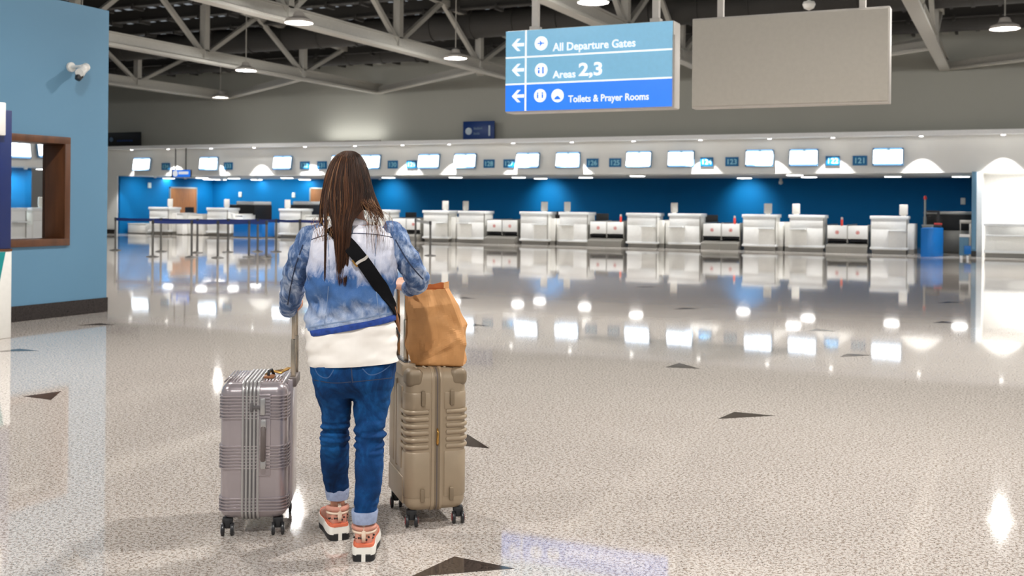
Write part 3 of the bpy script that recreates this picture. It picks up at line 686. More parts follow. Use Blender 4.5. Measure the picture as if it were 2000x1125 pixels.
MB().box(-W2b, W2b, 0, .2, 0, .97).build('face', M['board'], t, bevel=.006)
MB().box(-W2b-.005, W2b+.012, .02, .21, -.02, .99).build('casing', M['sign_side'], t, bevel=.006)
for px in (1408, 1685):
    x = atY(px, 20, 11.9).x-(bx0+bx1)/2; MB().bar((x, .1, .98), (x, .1, 6.1), .065, .065).build('hanging_post', M['sign_side'], t)
q = atD(1580, 14, 20)
tag(MB().lathe([(.01, -.06), (.09, -.02), (.12, .05), (.10, .1), (.03, .12), (.02, .7), (.02, 2.6)], (q.x, q.y, q.z), 16).build('hanging_dome_camera', M['cctv'], smooth='auto'), 'small white dome camera on a rod just above the blank board', 'camera')
# sign reading 1 on the ledge
a, b = atY(905, 274, 34.6), atY(966, 243, 34.6)
t = thing('area_number_sign', 'navy sign with a big 1 standing on the header ledge', 'sign', ((a.x+b.x)/2, 34.6, 3.75)); hw = (b.x-a.x)/2; hh = .66
MB().box(-hw, hw, -.04, .04, 0, hh).build('panel', M['sign_navy'], t, bevel=.01)
MB().cyl((-hw*.62, -.05, hh*.46), .13, .02, 'y', 24).build('disc', M['sign_pale'], t)
text_mb('1', .52, .01, .008).xf(Matrix.Translation((hw*.5, -.05, hh*.2))).build('numeral', M['sign_pale'], t, fix=False)
m = MB()
for j, (z, n) in enumerate(((hh*.6, 7), (hh*.32, 5))):
    for i in range(n): m.box(-hw*.3+i*.05, -hw*.3+i*.05+.035, -.045, -.04, z-.04, z+(.03 if i % 3 else .05))
m.build('small_lettering', M['sign_grey'], t)
a, b = atY(211, 286, 34.6), atY(275, 259, 34.6)
t = thing('unlit_sign', 'black unlit sign standing on the header ledge beside the blue wall', 'sign', ((a.x+b.x)/2, 34.6, 3.75)); hw = (b.x-a.x)/2
MB().box(-hw, hw, -.04, .04, 0, .6).build('panel', M['sign_black'], t, bevel=.01)
MB().cyl((-hw*.75, -.05, .3), .1, .02, 'y', 20).build('disc', M['sign_grey'], t)
m = MB()
for i in range(7): m.box(-hw*.4+i*.13, -hw*.4+i*.13+.09, -.045, -.04, .2, .27)
m.build('small_lettering', M['sign_navy'], t)
a, b = atY(331, 346, 34.3), atY(365, 331, 34.3)
t = thing('hanging_gate_sign', 'small backlit blue sign hanging under the ledge near number sign 134', 'direction sign', ((a.x+b.x)/2, 34.55, a.z)); hw = (b.x-a.x)/2; hh = b.z-a.z
MB().box(-hw, hw, -.05, .05, 0, hh).box(-hw-.1, -hw, -.04, .1, -.02, hh+.02).build('casing', M['dark'], t, bevel=.005)
MB().box(-hw, hw, -.062, -.05, .01, hh-.01).build('lit_face', M['sign_d'], t)
MB().cyl((-hw*.7, -.066, hh/2), hh*.4, .01, 'y', 20).box(-hw*.3, hw*.8, -.07, -.06, hh*.4, hh*.75).build('white_marks', M['sign_w'], t)
MB().bar((-hw*.8, 0, hh), (-hw*.8, 0, 3.65-a.z), .04, .04).bar((hw*.4, 0, hh), (hw*.4, 0, 3.65-a.z), .04, .04).build('hanger', M['post'], t)
#FOREGROUND#
# ================================================================== THE WOMAN
D0 = 4.45; u0, _ = uv(690, 395); R0 = u0*D0
W0 = Vector((-ST*D0+CT*R0, CT*D0+ST*R0, 0))
def L(px, py, dd=0):
    u, v = uv(px, py); D = D0+dd; return Vector((u*D-R0, dd, H+v*D))
PX = D0/F
M['skin'] = mat('skin', s2l(205, 150, 122), .5, var=.04, vscale=30)
M['ankle'] = M['skin']
M['lips'] = mat('lips', s2l(170, 90, 84), .4)
M['eye'] = mat('eye', (.8, .8, .8), .2); M['iris'] = mat('iris', (.08, .04, .02), .2)
def denim(name, cols, vscale, z0=None, z1=None):
    m = bpy.data.materials.new(name); m.use_nodes = True; nt = m.node_tree; b = nt.nodes['Principled BSDF']; b.inputs['Roughness'].default_value = .85; b.inputs['Specular IOR Level'].default_value = .2
    tc = nt.nodes.new('ShaderNodeTexCoord'); n = nt.nodes.new('ShaderNodeTexNoise'); n.inputs['Scale'].default_value = vscale; n.inputs['Detail'].default_value = 10; n.inputs['Roughness'].default_value = .66; n.inputs['Distortion'].default_value = .8
    mp = nt.nodes.new('ShaderNodeMapping'); mp.inputs['Scale'].default_value = (1.6, 1, .8); nt.links.new(tc.outputs['Object'], mp.inputs[0]); nt.links.new(mp.outputs[0], n.inputs[0])
    fac = n.outputs[0]
    if z0 is not None:                                               # faded wash from yoke to hem, with top light painted into the pale yoke
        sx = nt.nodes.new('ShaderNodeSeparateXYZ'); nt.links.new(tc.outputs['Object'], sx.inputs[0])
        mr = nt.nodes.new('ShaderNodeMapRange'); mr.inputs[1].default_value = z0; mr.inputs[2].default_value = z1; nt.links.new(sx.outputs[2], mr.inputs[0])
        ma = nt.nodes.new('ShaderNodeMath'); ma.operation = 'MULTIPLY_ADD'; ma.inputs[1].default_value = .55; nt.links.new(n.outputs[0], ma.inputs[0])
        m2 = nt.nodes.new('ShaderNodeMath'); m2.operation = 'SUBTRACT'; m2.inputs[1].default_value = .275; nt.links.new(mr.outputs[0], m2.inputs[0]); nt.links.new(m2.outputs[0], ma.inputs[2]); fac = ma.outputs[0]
    r = nt.nodes.new('ShaderNodeValToRGB'); el = r.color_ramp.elements
    while len(el) < len(cols): el.new(.5)
    for e, (p, c) in zip(el, cols): e.position = p; e.color = (*c, 1)
    nt.links.new(fac, r.inputs[0])
    wv = nt.nodes.new('ShaderNodeTexNoise'); wv.inputs['Scale'].default_value = 420; nt.links.new(mp.outputs[0], wv.inputs[0])
    mx = nt.nodes.new('ShaderNodeMix'); mx.data_type = 'RGBA'; mx.blend_type = 'OVERLAY'; mx.inputs[0].default_value = .35; nt.links.new(r.outputs[0], mx.inputs[6]); nt.links.new(wv.outputs[0], mx.inputs[7])
    nt.links.new(mx.outputs[2], b.inputs['Base Color'])
    bp = nt.nodes.new('ShaderNodeBump'); bp.inputs['Strength'].default_value = .25; bp.inputs['Distance'].default_value = .004; nt.links.new(wv.outputs[0], bp.inputs['Height']); nt.links.new(bp.outputs[0], b.inputs['Normal'])
    return m
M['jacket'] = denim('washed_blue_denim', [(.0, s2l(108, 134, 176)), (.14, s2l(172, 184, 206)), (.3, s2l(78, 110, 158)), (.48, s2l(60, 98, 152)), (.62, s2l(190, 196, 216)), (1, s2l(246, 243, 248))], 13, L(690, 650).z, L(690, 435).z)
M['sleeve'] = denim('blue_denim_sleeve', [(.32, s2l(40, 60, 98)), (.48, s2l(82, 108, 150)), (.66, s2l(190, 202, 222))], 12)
M['jeans'] = denim('dark_blue_denim', [(.3, s2l(4, 26, 58)), (.5, s2l(8, 54, 102)), (.72, s2l(24, 94, 156))], 5)
M['hem'] = mat('deep_blue_denim_hem', s2l(28, 62, 138), .85, var=.3, vscale=60)
M['seam'] = mat('dark_blue_seam_thread', s2l(40, 52, 78), .8)
M['seam_l'] = mat('pale_seam_thread', s2l(120, 140, 170), .8)
M['seam_j'] = mat('jeans_stitching', s2l(62, 92, 134), .8); M['cuff'] = mat('pale_blue_turned_denim', s2l(150, 162, 190), .85, var=.12, vscale=60)
M['shirt'] = mat('white_cotton', s2l(236, 230, 222), .85, var=.02)
M['hair0'] = mat('dark_brown_hair', (.012, .0045, .002), .55, spec=.25); M['hair1'] = mat('brown_hair', (.04, .015, .006), .55, spec=.25)
M['hair2'] = mat('auburn_hair', (.12, .046, .018), .55, spec=.25); M['hair3'] = mat('light_brown_hair', (.34, .18, .08), .5, spec=.3)
M['strap'] = mat('black_webbing', (.006, .006, .007), .8, bump=.2, bscale=300, spec=.08)
M['brass'] = mat('brass', s2l(196, 150, 80), .3, metal=.9)
M['leather'] = mat('brown_leather', s2l(150, 96, 56), .5, var=.2, vscale=30)
M['pink'] = mat('dusty_pink_suede', s2l(202, 142, 122), .85, var=.1, vscale=40)
M['cream'] = mat('cream_tab', s2l(228, 205, 182), .7)
M['orange'] = mat('coral_orange_band', s2l(214, 112, 80), .6, var=.1, vscale=40)
M['sole'] = mat('white_foam_sole', s2l(236, 232, 222), .6)
M['spots'] = mat('dark_leopard_spots', (.02, .012, .01), .7)
woman = thing('person', 'woman with long brown hair, denim jacket and jeans, walking away between two suitcases', 'person', W0, TH)
def oring(c, a, b, seg=48, tilt=0, e=2.0):
    out = []
    for k in range(seg):
        t = 2*math.pi*k/seg; cx, sx = math.cos(t), math.sin(t)
        x = a*math.copysign(abs(cx)**(2/e), cx); y = b*math.copysign(abs(sx)**(2/e), sx)
        out.append((c[0]+x, c[1]+y, c[2]+tilt*x))
    return out
def edge_rings(rows, seg=48, e=2.2):                                 # rows: image y, left x, right x, centre depth, half depth, tilt
    out = []
    for y, xl, xr, cy, b, tl in rows:
        c = L((xl+xr)/2, y, cy); out.append(oring(c, (xr-xl)/2*(D0+cy)/F, b, seg, tl, e))
    return out
def dense(rows, n=3):                                                # interpolate rows smoothly
    out = []
    for i in range(len(rows)-1):
        p0 = rows[max(i-1, 0)]; p1 = rows[i]; p2 = rows[i+1]; p3 = rows[min(i+2, len(rows)-1)]
        for k in range(n):
            t = k/n; out.append(tuple(.5*((2*b)+(c-a)*t+(2*a-5*b+4*c-d)*t*t+(3*b-a-3*c+d)*t**3) for a, b, c, d in zip(p0, p1, p2, p3)))
    out.append(rows[-1]); return out
def smooth_path(pts, n=4):
    rows = [tuple(p)+((r,) if not hasattr(r, '__len__') else tuple(r)) for p, r in pts]
    d = dense(rows, n); return [Vector(q[:3]) for q in d], [q[3] if len(q) == 4 else (q[3], q[4]) for q in d]
# ---- body: one continuous surface
HC = L(684, 350, .035)                                               # middle of the head
bm_ = MB()
bm_.ellipsoid(HC, (.074, .095, .108), 24, 16)
bm_.ellipsoid(HC+Vector((0, .035, -.055)), (.052, .058, .062), 20, 12)  # jaw
bm_.tube([HC+Vector((0, .09, .01)), HC+Vector((0, .112, -.025)), HC+Vector((0, .092, -.04))], [.008, .014, .009], 10)   # nose
for s in (-1, 1): bm_.ellipsoid(HC+Vector((s*.076, .005, -.01)), (.009, .018, .03), 10, 8)                          # ears
bm_.tube([HC+Vector((0, -.01, -.06)), L(686, 425, .0), L(688, 450, 0)], [.052, .054, .08], 20)
bm_.rings(edge_rings(dense([(440, 650, 725, 0, .06, 0), (452, 612, 768, 0, .08, 0), (480, 615, 764, 0, .095, 0), (540, 620, 755, 0, .095, 0), (600, 624, 750, 0, .085, 0), (650, 618, 758, 0, .1, 0), (700, 616, 764, 0, .105, 0), (745, 640, 740, 0, .08, 0)], 3)))
ARM_L = [(L(618, 462, 0), .044), (L(594, 495, .0), .04), (L(577, 535, .05), .035), (L(570, 572, .16), .03), (L(566, 594, .26), .023)]
ARM_R = [(L(760, 460, 0), .044), (L(786, 492, .0), .04), (L(811, 533, .06), .035), (L(812, 552, .2), .03), (L(800, 563, .36), .023)]
for A in (ARM_L, ARM_R): p, r = smooth_path(A, 3); bm_.tube(p, r, 16)
LEG_L = [(L(648, 735, 0), .075), (L(651, 775, .02), .066), (L(656, 830, .06), .042), (L(655, 880, .11), .042), (L(657, 940, .17), .034), (L(659, 975, .2), .031), (L(660, 1005, .2), .033)]
LEG_R = [(L(728, 735, 0), .075), (L(727, 775, .0), .066), (L(722, 835, -.02), .042), (L(720, 890, -.05), .042), (L(714, 970, -.07), .034), (L(712, 1015, -.08), .031), (L(711, 1045, -.09), .033)]
for A in (LEG_L, LEG_R): p, r = smooth_path(A, 3); bm_.tube(p, r, 18)
for (px, py, dd) in ((660, 1010, .24), (711, 1052, -.05)):
    c = L(px, py, dd); bm_.tube([c+Vector((0, -.05, .0)), c+Vector((0, .03, -.01)), c+Vector((0, .13, -.03))], [.03, .035, .03], 12, ref=(0, 0, 1))
def hand(grip, ax, wrist, s):                                        # four fingers curled round a bar along ax, thumb from the side of the palm
    ax = Vector(ax).normalized(); d = (grip-wrist); d = (d-ax*d.dot(ax)).normalized(); up = ax.cross(d).normalized()
    if up.z < 0: up = -up
    palm = grip-d*.03+up*.018
    bm_.tube([wrist, wrist.lerp(palm, .5)+up*.004, palm, grip+up*.024-d*.005], [(.023, .023), (.034, .018), (.042, .016), (.038, .012)], 14, ref=up)
    for k in range(4):
        c = grip+ax*(k-1.5)*.0215; ln = [.9, 1.03, 1, .85][k]; r_ = .0265
        pts = [c+up*r_*math.cos(a*ln)+d*r_*math.sin(a*ln) for a in (-.3, .5, 1.3, 2.1, 2.9, 3.6)]
        bm_.tube(pts, [.0088, .0092, .0085, .0088, .008, .006], 8)
    b0 = palm-ax*s*.036; bm_.tube([b0, b0+d*.03-up*.012-ax*s*.004, b0+d*.04-up*.036+ax*s*.006, b0+d*.03-up*.05+ax*s*.015], [.012, .0115, .010, .007], 8)
GRIP_L, GRIP_R = None, None
# ---- suitcase frames (needed for where the hands close)
def case_frame(lat, D, yaw): return Vector((-ST*D+CT*lat, CT*D+ST*lat, 0)), TH+R(yaw)
C1, Y1 = case_frame(-1.128, 4.834, 6); C2, Y2 = case_frame(-.389, 4.997, 18)
def to_local(C, yaw, p):
    w_ = Matrix.Translation(C) @ Matrix.Rotation(yaw, 4, 'Z') @ Vector(p); return Matrix.Rotation(-TH, 4, 'Z') @ (w_-W0)
G1, G2 = Vector((.155, .0, .985)), Vector((-.115, .02, 1.065))        # grips in suitcase coordinates
GRIP_L = to_local(C1, Y1, G1); GRIP_R = to_local(C2, Y2, G2)
ax1 = to_local(C1, Y1, G1+Vector((0, 1, 0)))-GRIP_L; ax2 = to_local(C2, Y2, G2+Vector((0, 1, 0)))-GRIP_R
hand(GRIP_L, ax1, ARM_L[-1][0], 1); hand(GRIP_R, ax2, ARM_R[-1][0], -1)
body = obj('body', remeshed(bm_, .0042, 3, 'body'), M['skin'], woman)
for s in (-1, 1):
    e = MB().ellipsoid(HC+Vector((s*.031, .082, .0)), (.013, .012, .009), 12, 8).build('eye', M['eye'], woman, smooth=True)
    MB().ellipsoid(HC+Vector((s*.031, .092, .0)), (.006, .004, .006), 10, 6).build('iris', M['iris'], e, smooth=True)
MB().ellipsoid(HC+Vector((0, .088, -.062)), (.022, .01, .008), 12, 8).build('mouth', M['lips'], woman, smooth=True)
# ---- jeans
jn = MB()
jn.rings(edge_rings(dense([(680, 612, 768, 0, .11, 0), (705, 606, 773, -.01, .118, 0), (735, 610, 771, -.012, .118, 0), (756, 616, 768, -.005, .105, 0), (772, 632, 752, 0, .07, 0)], 3), e=2.4))
def bleg(rows):
    rs = []
    for y, xl, xr, cy, b in rows: c = L((xl+xr)/2, y, cy); rs.append(oring(c, (xr-xl)/2*(D0+cy)/F, b, 32, 0, 2.2))
    return rs
jn.rings(bleg(dense([(725, 609, 688, 0, .1), (760, 615, 687, 0, .095), (800, 627, 685, .03, .075), (828, 629, 684, .05, .066), (850, 627, 681, .07, .066), (880, 626, 681, .1, .066), (930, 631, 680, .15, .054), (958, 636, 680, .18, .05), (966, 638, 679, .185, .049)], 4)))
jn.rings(bleg(dense([(725, 688, 771, 0, .1), (760, 689, 766, 0, .095), (800, 691, 758, .0, .075), (830, 692, 753, -.015, .068), (850, 693, 751, -.02, .066), (890, 694, 750, -.045, .067), (940, 693, 747, -.06, .058), (980, 692, 739, -.07, .052), (1008, 691, 735, -.075, .05)], 4)))
def foldsj(co, n):
    z = co.z; kz = L(0, 845, 0).z
    f = .005*noise.noise(co*14)+.003*noise.noise(co*38)
    g = math.exp(-((z-kz)/.06)**2); f += g*.020*noise.noise(Vector((co.x*7, co.y*4+3*(co.x > .05), z*50)))
    za = .18; g = math.exp(-((z-za)/.07)**2); f += g*.009*noise.noise(Vector((co.x*14+z*25, co.y*8, z*32)))
    zc = L(0, 765, 0).z; g = math.exp(-((z-zc)/.05)**2); f += g*.004*noise.noise(Vector((co.x*18, 0, (z-abs(co.x-.0)*.5)*40)))
    return f
jm = remeshed(jn, .0055, 3, 'jeans'); displace(jm, foldsj); jeans = obj('jeans', jm, M['jeans'], woman)
# raised lines that follow a surface as seen from behind the figure
def bvh_of(*objs):
    vs, fs = [], []
    for o in objs:
        n = len(vs); vs += [v.co.copy() for v in o.data.vertices]; fs += [tuple(i+n for i in p.vertices) for p in o.data.polygons]
    return BVHTree.FromPolygons(vs, fs)
def drape(tree, pts, width, th, name, m, parent, lift=0, sub=6):
    q = dense([tuple(p) for p in pts], sub) if len(pts) > 2 else [(pts[0][0]+(pts[1][0]-pts[0][0])*i/sub, pts[0][1]+(pts[1][1]-pts[0][1])*i/sub) for i in range(sub+1)]
    P = []; N = []
    for px, py in q:
        c = L(px, py, -.1); cam_l = Vector((-R0, -D0, H)); d = (c-cam_l).normalized(); h = tree.ray_cast(cam_l, d)
        if h[0] is None: continue
        P.append(h[0]); N.append(h[1] if h[1].dot(d) < 0 else -h[1])
    for _ in range(3 if width > .03 else 0): P = [P[0]]+[(P[i-1]+P[i]*2+P[i+1])/4 for i in range(1, len(P)-1)]+[P[-1]]; N = [N[0]]+[(N[i-1]+N[i]+N[i+1]).normalized() for i in range(1, len(N)-1)]+[N[-1]]
    if len(P) < 2: return None
    mb = MB(); rs = []
    for i, p in enumerate(P):
        t = (P[min(i+1, len(P)-1)]-P[max(i-1, 0)]).normalized(); n = (N[max(i-1, 0)]+N[i]+N[min(i+1, len(P)-1)]); n = (n-t*n.dot(t)).normalized(); s = t.cross(n).normalized()
        p = p+n*lift; rs.append([p-s*width/2-n*.004, p+s*width/2-n*.004, p+s*width/2+n*th*.5, p+s*width*.42+n*th, p-s*width*.42+n*th, p-s*width/2+n*th*.5])
    return mb.rings(rs).build(name, m, parent, smooth='auto')
tj = bvh_of(jeans)
for nm, P in (('back_pocket', [(614, 716), (622, 732), (640, 738), (652, 722)]), ('back_pocket', [(708, 720), (722, 732), (742, 728), (762, 714)])):
    drape(tj, P, .004, .001, nm, M['seam_j'], jeans)
drape(tj, [(686, 712), (687, 730), (689, 748)], .005, .0015, 'centre_seam', M['seam'], jeans)
drape(tj, [(612, 742), (650, 748), (686, 746)], .004, .001, 'yoke_seam', M['seam'], jeans); drape(tj, [(690, 746), (730, 742), (766, 738)], .004, .001, 'yoke_seam', M['seam'], jeans)
def cuffring(rows, nm='cuff'):
    mb = MB(); rr = []
    for y, xl, xr, cy, b in rows: c = L((xl+xr)/2, y, cy); rr.append(oring(c, (xr-xl)/2*(D0+cy)/F, b, 32, .0))
    me = mb.rings(rr).build(nm, M['cuff'], jeans, smooth='auto', ang=60); displace(me.data, lambda c, n: .0015*noise.noise(c*45)); return me
cuffring([(953, 638, 679, .18, .049), (952, 635.5, 681.5, .18, .054), (956, 635, 682, .182, .056), (968, 637, 681, .186, .055), (973, 638, 680, .188, .053), (972, 640, 677, .188, .047)])
cuffring([(996, 690, 736, -.073, .05), (995, 687, 738, -.073, .056), (999, 686, 738.5, -.073, .058), (1014, 688, 736, -.075, .056), (1019, 689, 735, -.075, .053), (1017, 691, 732, -.075, .047)])
# ---- shirt
sh = MB(); rows = dense([(612, 607, 762, 0, .1, .0), (640, 602, 771, -.005, .108, .03), (670, 600, 774, -.01, .117, .04), (700, 602, 775.5, -.012, .124, .055), (708.5, 603, 776, -.012, .125, .058)], 9)
sh.rings(edge_rings(rows, 96, 2.3), capb=True, cap=False)
def foldss(co, n): return .010*noise.noise(Vector((co.x*9+co.z*9, co.y*6, co.z*20-co.x*12)))+.005*noise.noise(Vector((co.x*16+co.z*20, co.y*6, co.z*34-co.x*22)))+.003*noise.noise(Vector((co.x*30, co.y*10, co.z*16)))
b_ = sh.build('shirt', M['shirt'], woman, smooth=True); displace(b_.data, foldss)
md = b_.modifiers.new('thickness', 'SOLIDIFY'); md.thickness = .004; md.offset = 0
rr = edge_rings([(705.5, 603, 776.2, -.012, .1265, .058), (708.8, 603, 776.6, -.012, .127, .058)], 96, 2.3); mb = MB(); mb.rings(rr, cap=False, capb=False)
# ---- jacket
jk = MB()
jk.rings(edge_rings(dense([(436, 662, 716, .015, .06, 0), (443, 628, 752, .01, .085, 0), (454, 606, 776, 0, .1, 0), (475, 602, 779, -.008, .115, 0), (510, 602, 777, -.012, .122, 0), (550, 599, 773, -.01, .12, .04), (600, 598, 771, -.008, .118, .12), (632, 600, 772, -.008, .117, .18), (638, 602, 771, -.008, .115, .19)], 5), e=2.25))
jacket_m = remeshed(jk, .0055, 4, 'jacket')
def foldsk(co, n):
    z = co.z; zb = L(0, 560, 0).z
    f = .006*noise.noise(co*16)+.004*noise.noise(Vector((co.x*48, co.y*20, z*13)))+.003*noise.noise(co*42)
    g = max(0, min(1, (L(0, 500, 0).z-z)/.1))*max(.12, min(1, (z-(L(0, 636, 0).z+.19*co.x))/.07)); f += g*.024*noise.noise(Vector((co.x*9-z*7, co.y*5, z*13+co.x*9)))
    f += g*.013*noise.noise(Vector((co.x*20-z*14, co.y*7, z*26+co.x*14)))
    return f
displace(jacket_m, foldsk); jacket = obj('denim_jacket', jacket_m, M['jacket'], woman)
def sleeve(pts, nm):
    p, r = smooth_path(pts, 6); m = MB().tube(p, r, 28, ref=(0, 1, .2)); me = remeshed(m, .005, 3, nm)
    def f(co, n): return .010*noise.noise(Vector((co.x*14, co.y*14, co.z*26+co.x*8)))+.006*noise.noise(co*34)+.002*noise.noise(co*60)
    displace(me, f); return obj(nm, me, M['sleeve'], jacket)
s1 = sleeve([(L(634, 452, .0), .04), (L(612, 466, 0), .062), (L(594, 492, .0), .057), (L(580, 530, .05), .054), (L(571, 570, .15), .05), (L(566, 594, .25), .041), (L(563.5, 603, .3), .035)], 'sleeve')
s2 = sleeve([(L(744, 448, .0), .04), (L(764, 460, 0), .06), (L(783, 488, .0), .054), (L(806, 526, .05), .052), (L(815, 546, .12), .05), (L(812, 554, .22), .043), (L(803, 561, .33), .035)], 'sleeve')
# cuffs of the sleeves
for A, B, r_ in ((L(566, 596, .262), L(562.5, 606, .315), .039), (L(806, 559, .29), L(799, 563.5, .355), .038)):
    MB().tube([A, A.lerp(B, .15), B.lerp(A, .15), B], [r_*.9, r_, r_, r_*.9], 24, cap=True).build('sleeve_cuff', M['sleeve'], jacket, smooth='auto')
hb_ = MB().rings(edge_rings([(628, 599.5, 772.5, -.008, .119, .185), (629, 598, 774, -.008, .122, .188), (637.5, 599, 773.5, -.008, .121, .192), (640.5, 600, 773, -.008, .118, .194)], 96, 2.25), cap=False, capb=False).build('hem_band', M['hem'], jacket, smooth=True)
displace(hb_.data, lambda c, n: .003*noise.noise(Vector((c.x*18, c.y*5, 0)))+.0012*noise.noise(c*60))
tk = bvh_of(jacket)
drape(tk, [(603, 470), (630, 461), (660, 457), (700, 456), (740, 459), (776, 466)], .0035, .0015, 'yoke_seam', M['seam'], jacket)
drape(tk, [(640, 462), (643, 520), (640, 580), (634, 632)], .003, .0012, 'panel_seam', M['seam_l'], jacket)
drape(tk, [(735, 460), (732, 520), (736, 580), (742, 620)], .003, .0012, 'panel_seam', M['seam_l'], jacket)
drape(tk, [(690, 440), (688, 447), (689, 456)], .003, .0012, 'panel_seam', M['seam_l'], jacket)
drape(tk, [(604, 640), (640, 633), (690, 625), (735, 617), (770, 610)], .006, .0012, 'panel_seam', M['seam_l'], jacket)
for sl, P in ((s1, [(592, 478), (577, 520), (568, 560), (562, 595)]), (s2, [(772, 468), (790, 500), (808, 525), (826, 545)])):
    drape(bvh_of(sl), P, .005, .002, 'sleeve_seam', M['seam'], sl)
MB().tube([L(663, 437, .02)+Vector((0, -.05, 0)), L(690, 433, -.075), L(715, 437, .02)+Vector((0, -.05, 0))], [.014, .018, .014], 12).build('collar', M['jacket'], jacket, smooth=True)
# ---- shoes
def shoe(px, py, dd, yaw):
    c = L(px, py, dd); c.z = 0
    def sect(y, w, zb, zt, cx=0, e=2.6, seg=28):
        return [(cx+w*math.copysign(abs(math.cos(a))**(2/e), math.cos(a)), y, (zb+zt)/2+(zt-zb)/2*math.copysign(abs(math.sin(a))**(2/e), math.sin(a))) for a in (2*math.pi*k/seg for k in range(seg))]
    up = MB().rings([sect(y, w, .05, zt, cx) for y, w, zt, cx in dense([(.004, .026, .118, 0), (.012, .034, .128, 0), (.04, .038, .135, 0), (.08, .039, .128, 0), (.12, .042, .112, .002), (.16, .046, .094, .004), (.20, .047, .082, .006), (.24, .042, .074, .008), (.262, .026, .066, .009)], 3)])
    u = up.build('shoe', M['pink'], woman, smooth=True); u.location = c; u.rotation_euler = (0, 0, R(yaw)); displace(u.data, lambda q, n: .002*noise.noise(q*50))
    def slab(z0, z1, grow, nm, m, rock=0):
        rows = [(-.012, .030, 0), (0, .042, 0), (.03, .047, 0), (.08, .046, 0), (.13, .046, .003), (.18, .052, .006), (.22, .052, .008), (.255, .042, .01), (.278, .022, .01)]
        rows = dense(rows, 3); out = [(cx+w*grow, y) for y, w, cx in rows]+[(cx-w*grow, y) for y, w, cx in reversed(rows)]
        return MB().rings([[(x, y, z0+rock*(abs(x) < .012)) for x, y in out], [(x*1.03, y, (z0+z1)/2) for x, y in out], [(x*.97, y, z1) for x, y in out]]).build(nm, m, u, smooth='auto')
    slab(.0, .030, .97, 'outsole', M['black']); slab(.026, .058, 1.02, 'midsole', M['sole']); slab(.056, .070, .90, 'coral_band', M['orange'])
    MB().box(-.008, .008, -.0135, .02, .0005, .03).build('sole_notch', M['sole'], u)
    MB().tube([(0, .0, .075), (0, -.004, .10), (0, -.001, .125), (0, .008, .152)], [(.008, .004), (.009, .004), (.009, .005), (.007, .004)], 10).build('heel_tab', M['cream'], u, smooth=True)
    pts = [(.041*math.sin(a), .048-.044*math.cos(a), .128-.012*max(0, -math.cos(a))) for a in [2*math.pi*k/20 for k in range(21)]]
    MB().tube(pts, .012, 10, cap=False).build('collar', M['pink'], u, smooth=True)
    pts = [(.044*math.sin(a), .046-.046*math.cos(a), .112) for a in [-1.6+3.2*k/10 for k in range(11)]]
    MB().tube(pts, .006, 8).build('collar_roll', M['cream'], u, smooth=True)
    sp = MB(); rnd = random.Random(3)
    for k in range(11):
        a = -1.3+2.6*k/10; sp.ellipsoid((.0405*math.sin(a), .040-.0405*math.cos(a), .09+rnd.uniform(-.006, .006)), (.005, .005, .004), 8, 6)
    sp.build('spotted_trim', M['spots'], u, smooth=True)
    for k in range(4): MB().tube([(-.02, .12+k*.022, .118-k*.009), (0, .12+k*.022, .124-k*.009), (.02+.003, .125+k*.022, .118-k*.009)], .003, 8).build('lace', M['cream'], u, smooth=True)
    return u
shoe(663, 1050, .155, 22); shoe(710, 1092, -.115, 5)
# ---- hair
hr = MB()
ENV = [(294.5, 678, 684, .03, .0), (297, 668, 694, .027, .03), (305, 655, 705, .02, .06), (320, 645, 714, .015, .082), (345, 636, 721.5, .01, .1), (380, 629, 731, .0, .105), (410, 624, 740, -.005, .11), (432, 621, 748, -.012, .118)]
ENVd = dense(ENV, 6)
def env(y):
    y = max(294.5, min(432, y))
    for a, b in zip(ENVd, ENVd[1:]):
        if y <= b[0]: t = (y-a[0])/max(1e-6, b[0]-a[0]); return [p+(q-p)*t for p, q in zip(a, b)]
    return list(ENVd[-1])
def hp(s, y, off=0):                                                 # point on the hair's back surface; s 0 left .. 1 right
    _, xl, xr, cy, b = env(y); a = math.pi*(1-s); c = (xl+xr)/2; hw = (xr-xl)/2
    return L(c+hw*math.cos(a), y, cy-b*math.sin(a)-off)
vol = [oring(L((xl+xr)/2, y, cy), (xr-xl)/2*.93*(D0)/F, b*.93, 40) for y, xl, xr, cy, b in ENVd if y < 412]
hr.rings(vol, mi=0)
rnd = random.Random(11)
def strand(pts, r=.0016, mi=1):
    pts = [Vector(p) for p in pts]; n = len(pts); hr.tube(pts, [r*(1-.75*(i/(n-1))**3) for i in range(n)], 4, cap=False, mi=mi)
def sx(a, b, t): t = max(0, min(1, t)); t = t*t*(3-2*t); return a+(b-a)*t
tops = lambda: 295+rnd.random()**2*8
